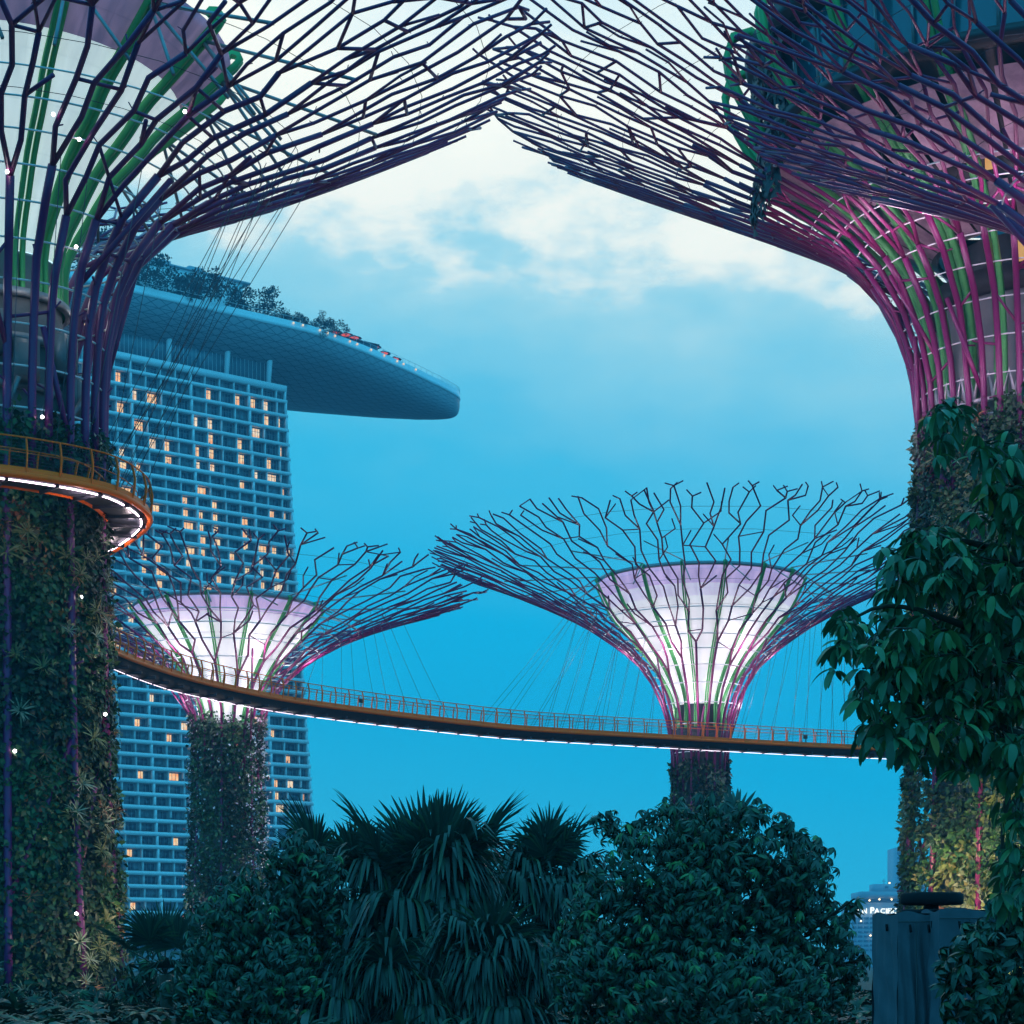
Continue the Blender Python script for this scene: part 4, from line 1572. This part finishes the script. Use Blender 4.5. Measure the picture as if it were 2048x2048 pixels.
mb.build('post', M['black'], dr)

# ------------------------------------------------------------------ foreground planting


def palmate_tree(name, label, cat, blobs, D, n, size, rng, mats, leaflets=8, trunk=None, tilt=-.35, droop=.40, width=.15, newfrac=.11, group=None, shell=.55, spacing=1.15, inner=1.9, lumps=9):
    """crown of palmate leaf clusters filling ellipsoids given as (px, py, rx, ry, depth offset) at distance D"""
    base = at(blobs[0][0], YH, D)
    base[2] = 0
    t = thing(name, base, label, cat, group)
    C = np.array([at(b[0], b[1], D + b[4]) for b in blobs])
    S = np.array([[b[2] / F * D, (b[2] * .9) / F * D, b[3] / F * D] for b in blobs])
    C0, S0 = C, S
    if lumps:
        cs, sz = [C], [S * .84]
        for c, q in zip(C, S):
            u = norm(rng.normal(size=(lumps, 3)))
            cs.append(c + u * q * rng.uniform(.68, .9, lumps)[:, None])
            k = rng.uniform(.22, .40, lumps)[:, None] * q.mean()
            sz.append(np.repeat(k, 3, 1) * [1, 1, .8])
        C, S = np.vstack(cs), np.vstack(sz)
    vol = S[:, 0] * S[:, 2]
    pick = rng.choice(len(C), n, p=vol / vol.sum())
    n0 = n
    d = norm(rng.normal(size=(n, 3)))
    d[:, 1] = np.where((d[:, 1] > .3) & (rng.random(n) < .7), -d[:, 1], d[:, 1])
    rad = np.where(rng.random(n) < .72, rng.uniform(.9, 1.05, n), rng.uniform(shell, .9, n))
    lump = 1 + .10 * np.sin(d[:, 0] * 7 + pick) * np.sin(d[:, 2] * 6 + pick * 2) + .06 * np.sin(d[:, 0] * 15 + d[:, 2] * 13)
    P = C[pick] + d * S[pick] * (rad * lump)[:, None]
    P[:, 2] = np.maximum(P[:, 2], .1)
    # keep clusters apart, as on the real tree, and off the inside of the neighbouring lumps
    cell, keep = {}, []
    gap = size * spacing
    for i in range(n):
        e = np.linalg.norm((P[i] - C) / S, axis=1)
        e[pick[i]] = 9
        if e.min() < .78:
            continue
        kk = tuple(np.floor(P[i] / gap).astype(int))
        bad = False
        for dx in (-1, 0, 1):
            for dy in (-1, 0, 1):
                for dz in (-1, 0, 1):
                    for j in cell.get((kk[0] + dx, kk[1] + dy, kk[2] + dz), ()):
                        if ((P[j] - P[i]) ** 2).sum() < gap * gap:
                            bad = True
        if not bad:
            cell.setdefault(kk, []).append(i)
            keep.append(i)
    keep = np.array(keep)
    P, d, rad, n = P[keep], d[keep], rad[keep], len(keep)
    # inner foliage that closes the crown
    ni = int(n * inner)
    pk = rng.choice(len(C), ni, p=vol / vol.sum())
    di = norm(rng.normal(size=(ni, 3)))
    Pi = C[pk] + di * S[pk] * (rng.uniform(.15, .8, ni) ** .7)[:, None]
    Pi[:, 2] = np.maximum(Pi[:, 2], .1)
    P, d, rad, n = np.vstack([P, Pi]), np.vstack([d, di]), np.r_[rad, np.full(ni, .5)], n + ni
    axis = norm(d * np.array([.8, .8, .5]) + np.array([0, 0, .75]) + rng.normal(0, .28, (n, 3)))
    mb = MB()
    tv = [rosette(leaflets + (k % 3) - 1, tilt - .1 * (k % 3), 1., width, droop, .22, rng) for k in range(6)]
    R = rand_rot(axis, rng)
    sc = size * rng.uniform(.65, 1.25, n)
    top = (rng.random(n) < newfrac) & (rad > .85)
    which = rng.integers(0, 6, n)
    for k in range(6):
        for mi in (0, 1):
            m_ = (which == k) & (top == bool(mi))
            mb.inst(tv[k][0], tv[k][1], P[m_], R[m_] * sc[m_][:, None, None], mi)
    mb.build('crown', mats, t)
    # limbs: trunk plus one limb into each blob
    mb = MB()
    tr = trunk if trunk is not None else base
    tr = np.asarray(tr, float)
    top_ = C.mean(0) * np.array([1, 1, 0]) + [0, 0, C[:, 2].mean() * .55]
    q = tr * .4 + top_ * .6 + [.05, 0, 0]
    q[2] = top_[2] * .5
    mb.tube([tr, q, top_], [.11, .09, .07], 8)
    for c, s in zip(C0, S0):
        mid = (top_ + c) / 2 + [0, 0, .1]
        mb.tube([top_, mid, c + [0, 0, s[2] * .4]], [.05, .03, .012], 6)
        for _ in range(5):
            e = c + norm(rng.normal(size=3)) * s * .9
            mb.tube([(mid + c) / 2, (c + e) / 2 + [0, 0, .05], e], [.02, .013, .006], 4)
    mb.build('trunk', M['bark'], t)
    return t


rf = np.random.default_rng(101)
palmate_tree('umbrella_tree', 'broad dense umbrella tree with drooping leaf clusters, right of the fan palms', 'tree',
             [(1420, 1830, 220, 235, 0), (1310, 1760, 150, 130, -.3), (1490, 1720, 130, 120, 0), (1390, 1660, 120, 85, .2), (1250, 1900, 150, 160, -.4), (1190, 1960, 110, 110, -.6), (1560, 1850, 130, 170, 0), (1630, 1930, 110, 150, -.2),
              (1660, 1850, 55, 75, .5), (1420, 1985, 280, 130, -1.0), (1215, 1650, 40, 40, .4), (1600, 1720, 60, 70, .6), (1700, 1935, 48, 60, -.2), (1704, 1812, 20, 24, 0)],
             30, 22000, .155, rf, [M['scheff'], M['scheff_new']])
palmate_tree('umbrella_tree', 'dense umbrella tree left of the fan palms, below the flowering trunk', 'tree',
             [(520, 1870, 130, 160, 0), (590, 1730, 70, 85, 0), (610, 1800, 90, 150, .3), (450, 1900, 90, 130, 0), (400, 1960, 70, 110, -.3), (520, 1980, 170, 110, -.6), (650, 1760, 45, 70, .6), (470, 1790, 60, 60, .3)],
             33, 13000, .16, rf, [M['scheff'], M['scheff_new']], group='umbrella trees')
palmate_tree('umbrella_shrub', 'leafy shrub at the lower right corner in front of the grey booths', 'shrub',
             [(1980, 1900, 95, 60, 0), (2030, 1850, 70, 70, .2), (1930, 1930, 60, 60, -.2), (1960, 1990, 85, 90, -.2), (2040, 1980, 90, 110, 0), (2000, 1840, 60, 50, .1), (1905, 1990, 25, 60, -.2)],
             16.5, 2400, .125, rf, [M['scheff'], M['scheff_new']], width=.19)
palmate_tree('garden_bush', 'small dark bush at the foot of the near planted trunk', 'bush',
             [(300, 1945, 50, 60, 0), (265, 1985, 40, 50, 0), (345, 1990, 60, 60, 0)], 55, 2200, .34, rf, [M['fern'], M['ivy']], width=.12)


def fan_frond(base, d, size, rng, droop, n=48, pet=.8):
    """one fan leaf: petiole from base along d, blades fanning from its tip; returns verts, faces"""
    d = norm(d)
    side = norm(np.cross(d, [0, 0, 1.]) + 1e-6)
    upn = np.cross(side, d)
    hub = base + d * size * pet
    mb = MB()
    mb.tube([base, base + d * size * .55 + upn * size * .05, hub], [.022, .018, .014], 5)
    g = np.array([0, 0, -1.])
    ang = np.linspace(-1.95, 1.95, n)
    for a in ang:
        dirn = d * math.cos(a) + side * math.sin(a)
        ln = size * (1.0 - .16 * (abs(a) / 1.95) ** 2) * rng.uniform(.88, 1.06)
        nb = 9
        u = np.linspace(0, 1, nb)
        dr = min(1.6, droop * rng.uniform(.6, 1.4))
        brk = rng.uniform(.25, .6) - .15 * min(droop, 1)
        wgt = np.clip((u - brk) / .35, 0, 1) * dr
        dd = norm(dirn + upn * .12 + g * (wgt * 1.9)[:, None])
        ctr = hub + np.cumsum(np.vstack([[0, 0, 0], dd[:-1]]), 0) * (ln / (nb - 1))
        perp = norm(np.cross(dirn, upn))
        wd = ln * .031 * np.minimum(1, u * 4 + .12) * (1 - np.clip((u - .55) / .45, 0, 1) ** 2 * .93)
        fold = upn * (wd * .5)[:, None]
        mb.grid(np.stack([ctr - perp * wd[:, None] + fold, ctr, ctr + perp * wd[:, None] + fold], 1))
    return mb


def fan_palm(label, px, D, hub_py, fr, size, rng, nfr=26):
    b = at(px, YH, D)
    b[2] = 0
    top = at(px, hub_py, D)
    t = thing('fan_palm', b, label, 'palm', 'fan palms in the garden')
    mb = MB()
    mb.tube([b, (b + top) / 2 + [.05, 0, 0], top], [.2, .16, .14], 10)
    mb.build('trunk', M['bark'], t)
    for el, az, dr, sc in fr:
        d = np.array([math.cos(el) * math.sin(az), -math.cos(el) * math.cos(az), math.sin(el)])
        fan_frond(top + norm(d) * .05 - UP * (rng.uniform(0, .55) if dr > .4 else 0), d, size * sc, rng, dr, pet=rng.uniform(.55, 1.15)).build('frond', M['palm'], t)
    return t


rp = np.random.default_rng(61)


def palm_set(n, rng, n_erect=5):
    o = []
    n = int(n * 2.3)
    for i in range(n):
        u = i / n
        el = 1.0 - 1.95 * u + rng.uniform(-.15, .15)
        az = i * 2.4 + rng.uniform(-.3, .3)
        if rng.random() < .6:
            az = rng.uniform(-1.4, 1.4)
        o.append((el, az, min(1.6, max(.1, 1.6 * (1.15 - el) / .55)), rng.uniform(.85, 1.15)))
    return o


fan_palm('largest fan palm with tall upright fans above the hanging fronds', 850, 36, 1850,
         [(1.2, .9, .10, 1.08), (1.15, -.9, .10, 1.02), (1.42, .2, .08, 1.1), (.95, -1.35, .2, 1.15), (.9, 1.4, .2, 1.15), (.7, -1.75, .3, 1.1), (1.1, .5, .2, 1.0), (1.3, -.5, .12, 1.02)] + palm_set(24, rp), 1.28, rp)
fan_palm('fan palm with threadlike drooping tips beside the umbrella tree', 1085, 39, 1800,
         [(1.3, .6, .3, .95), (1.25, -.8, .3, .95), (1.1, .1, .4, .9)] + palm_set(18, rp), 1.05, rp)
fan_palm('low fan palm at the bottom of the thicket', 790, 33, 1985, palm_set(15, rp), .95, rp)
fan_palm('low fan palm under the hanging fronds, centre right', 985, 33.5, 1960, palm_set(15, rp), 1.0, rp)
fan_palm('fan palm with stiff fans beside the umbrella tree at left', 700, 38, 1830, [(1.0, -1.0, .15, 1.1), (1.2, -.4, .1, 1.0), (.8, -1.4, .2, 1.1)] + palm_set(12, rp), 1.1, rp)
fan_palm('small dark fan palm by the foot of the flowering trunk', 330, 45, 1950, [(1.0, .9, .1, 1), (.6, -1.2, .2, 1), (.9, -.4, .2, 1), (.4, 1.4, .2, 1), (.3, .3, .4, .9), (1.3, .2, .1, 1)], .95, rp)

palmate_tree('garden_bush', 'low dark bush below the left planted trunk, at the frame edge', 'bush',
             [(20, 2010, 60, 50, 0), (100, 2020, 60, 45, 0), (180, 2015, 60, 50, .5), (240, 2020, 40, 50, 0), (60, 2060, 120, 40, -.5)], 58, 2600, .3, rf, [M['fern'], M['ivy']], width=.12)
# low planting that covers the garden floor
mb = MB()
n = 5200
ux, uy = rf.uniform(-1, 1, n), rf.uniform(23, 78, n)
P = np.stack([ux * uy * .27, uy, rf.uniform(.05, .75, n)], -1)
tvs = [rosette(9, .35, 1., .16, .5, .4, rf) for _ in range(3)]
Rg = rand_rot(np.array([0, 0, 1.]) + rf.normal(0, .25, (n, 3)), rf) * rf.uniform(.25, .5, n)[:, None, None]
for k in range(3):
    mb.inst(tvs[k][0], tvs[k][1], P[k::3], Rg[k::3], k % 2)
tag(mb.build('undergrowth', [M['fern'], M['scheff']]), 'low dark undergrowth covering the garden floor', None, None, 'stuff')
# broad-bladed plant poking out beside supertree C's trunk
t = thing('strap_plant', at(1478, YH, 31) * np.array([1, 1, 0]), 'strap-leaved plant sticking up out of the umbrella tree', 'plant')
mb = MB()
tv, tf = strap_leaf(.06, .35, 7)
b = at(1470, 1640, 31)
for k in range(14):
    d = np.array([rp.uniform(-.6, .7), rp.uniform(-.4, .4), 1.0])
    mb.inst(tv, tf, [b], frames(norm(d)[None], np.array([[0, -1., .2]])) * rp.uniform(.35, .62))
mb.tube([b - UP * 3.0, b], .03, 5)
mb.build('leaves', M['palm'], t)

# --- big-leaved tree leaning in from the right
bt = thing('broadleaf_tree', at(2190, YH, 14) * np.array([1, 1, 0]), 'large-leaved tree hanging in from the right edge of the view', 'tree')
rb = np.random.default_rng(71)
TR = at(2190, YH, 14)
TR[2] = 0
blobs = [(1905, 835, 52, 40, 0), (1985, 895, 55, 45, 0), (1880, 880, 20, 35, .2), (2035, 1000, 50, 90, .2), (1975, 1000, 40, 40, .3), (2030, 900, 35, 40, .3),
         (1850, 1075, 55, 40, -.2), (1800, 1130, 45, 60, -.2), (1900, 1125, 100, 62, .1), (2000, 1160, 90, 100, .3), (1790, 1185, 22, 40, 0),
         (1690, 1250, 45, 38, -.3), (1760, 1275, 90, 48, -.2), (1680, 1300, 28, 40, -.2), (1850, 1290, 90, 75, 0), (1780, 1360, 60, 70, -.2), (1760, 1440, 40, 50, -.2), (1960, 1330, 115, 100, .2),
         (1730, 1375, 22, 45, 0), (1880, 1440, 90, 75, 0), (1800, 1475, 32, 35, 0), (2010, 1460, 70, 90, .2), (1925, 1520, 30, 35, 0), (2035, 1590, 40, 90, 0), (2005, 1740, 28, 70, .1), (2040, 1740, 30, 110, .2),
         (2120, 780, 60, 55, .5), (2165, 950, 80, 80, .6), (2240, 850, 70, 70, .3), (2250, 1150, 80, 90, .5), (2150, 1350, 80, 90, .6)]
tv1, tf1 = strap_leaf(.19, .30, 7, .30)
tv2, tf2 = strap_leaf(.21, .55, 7, .25)
mb = MB()
lm = MB()
for (px, py, rx, ry, dz) in blobs:
    nclu = max(5, int(rx * ry / 165))
    c0 = at(px, py, 13.2 + dz)
    for _ in range(nclu):
        q = rb.normal(size=3) * .55
        q = q / max(1, np.linalg.norm(q))
        p = at(px + q[0] * rx, py + q[2] * ry, 13.2 + dz + q[1] * .9)
        k = rb.integers(6, 10)
        a = rb.uniform(0, 2 * PI) + np.arange(k) * 2 * PI / k + rb.normal(0, .2, k)
        el = rb.uniform(-1.05, -.1, k)
        lean = rb.normal(0, .35, 3) * [1, 1, .3]
        d = np.stack([np.cos(a) * np.cos(el), np.sin(a) * np.cos(el), np.sin(el)], -1) + lean
        R = frames(d, np.tile([[0, 0, 1.]], (k, 1)) + rb.normal(0, .2, (k, 3))) * (rb.uniform(.075, .165, k))[:, None, None]
        Pk = p + norm(d) * .03
        sel = rb.random(k) < .5
        old = 2 if rb.random() < .035 else 0
        mb.inst(tv1, tf1, Pk[sel], R[sel], old // 2)
        mb.inst(tv2, tf2, Pk[~sel], R[~sel], 0)
        up = np.array([rb.normal(0, .02), rb.normal(0, .02), .03]) + (c0 - p) * .45
        lm.tube([p, p + up * .6, p + up], [.006, .007, .009], 4)
mb.build('crown', [M['bigleaf'], M['yellowleaf']], bt, smooth=False)
for pts, r in (([TR, TR * [1, 1, 0] + [0, 0, 2.2], at(2170, 1100, 14), at(2130, 740, 14)], [.2, .17, .12, .02]),
               ([at(2160, 1180, 14), at(2040, 960, 13.4), at(1940, 860, 13.2)], [.07, .035, .012]),
               ([at(2170, 1250, 14), at(2000, 1090, 13.4), at(1850, 1075, 13.1)], [.07, .035, .012]),
               ([at(2170, 1380, 14), at(1960, 1260, 13.3), at(1780, 1200, 13), at(1700, 1240, 12.9)], [.08, .04, .022, .01]),
               ([at(1960, 1260, 13.3), at(1860, 1330, 13.2), at(1770, 1400, 13)], [.035, .022, .01]),
               ([at(2170, 1500, 14), at(2050, 1480, 13.3), at(1900, 1400, 13.2)], [.06, .035, .012]),
               ([at(2050, 1480, 13.3), at(2010, 1600, 13.3), at(2000, 1760, 13.3)], [.03, .02, .01])):
    lm.tube(resample(pts, .12) if len(pts) > 2 else pts, np.interp(np.linspace(0, len(r) - 1, len(resample(pts, .12))), range(len(r)), r), 7)
lm.build('trunk', M['bark'], bt, smooth=True)
mb = MB()
p = at(2002, 1630, 12.8)
for k in range(4):
    x = rp.uniform(-.03, .03)
    mb.tube(resample([p, p + [x, 0, .02], p + [x * 1.6, 0, -.05], p + [x * 1.8 + .01, 0, -.11], p + [x * 1.2, -.02, -.13]], .01), .004, 5)
mb.build('flower_stalk', M['yellowleaf'], bt)

print('objects', len(bpy.data.objects), 'faces', sum(len(m.polygons) for m in bpy.data.meshes))
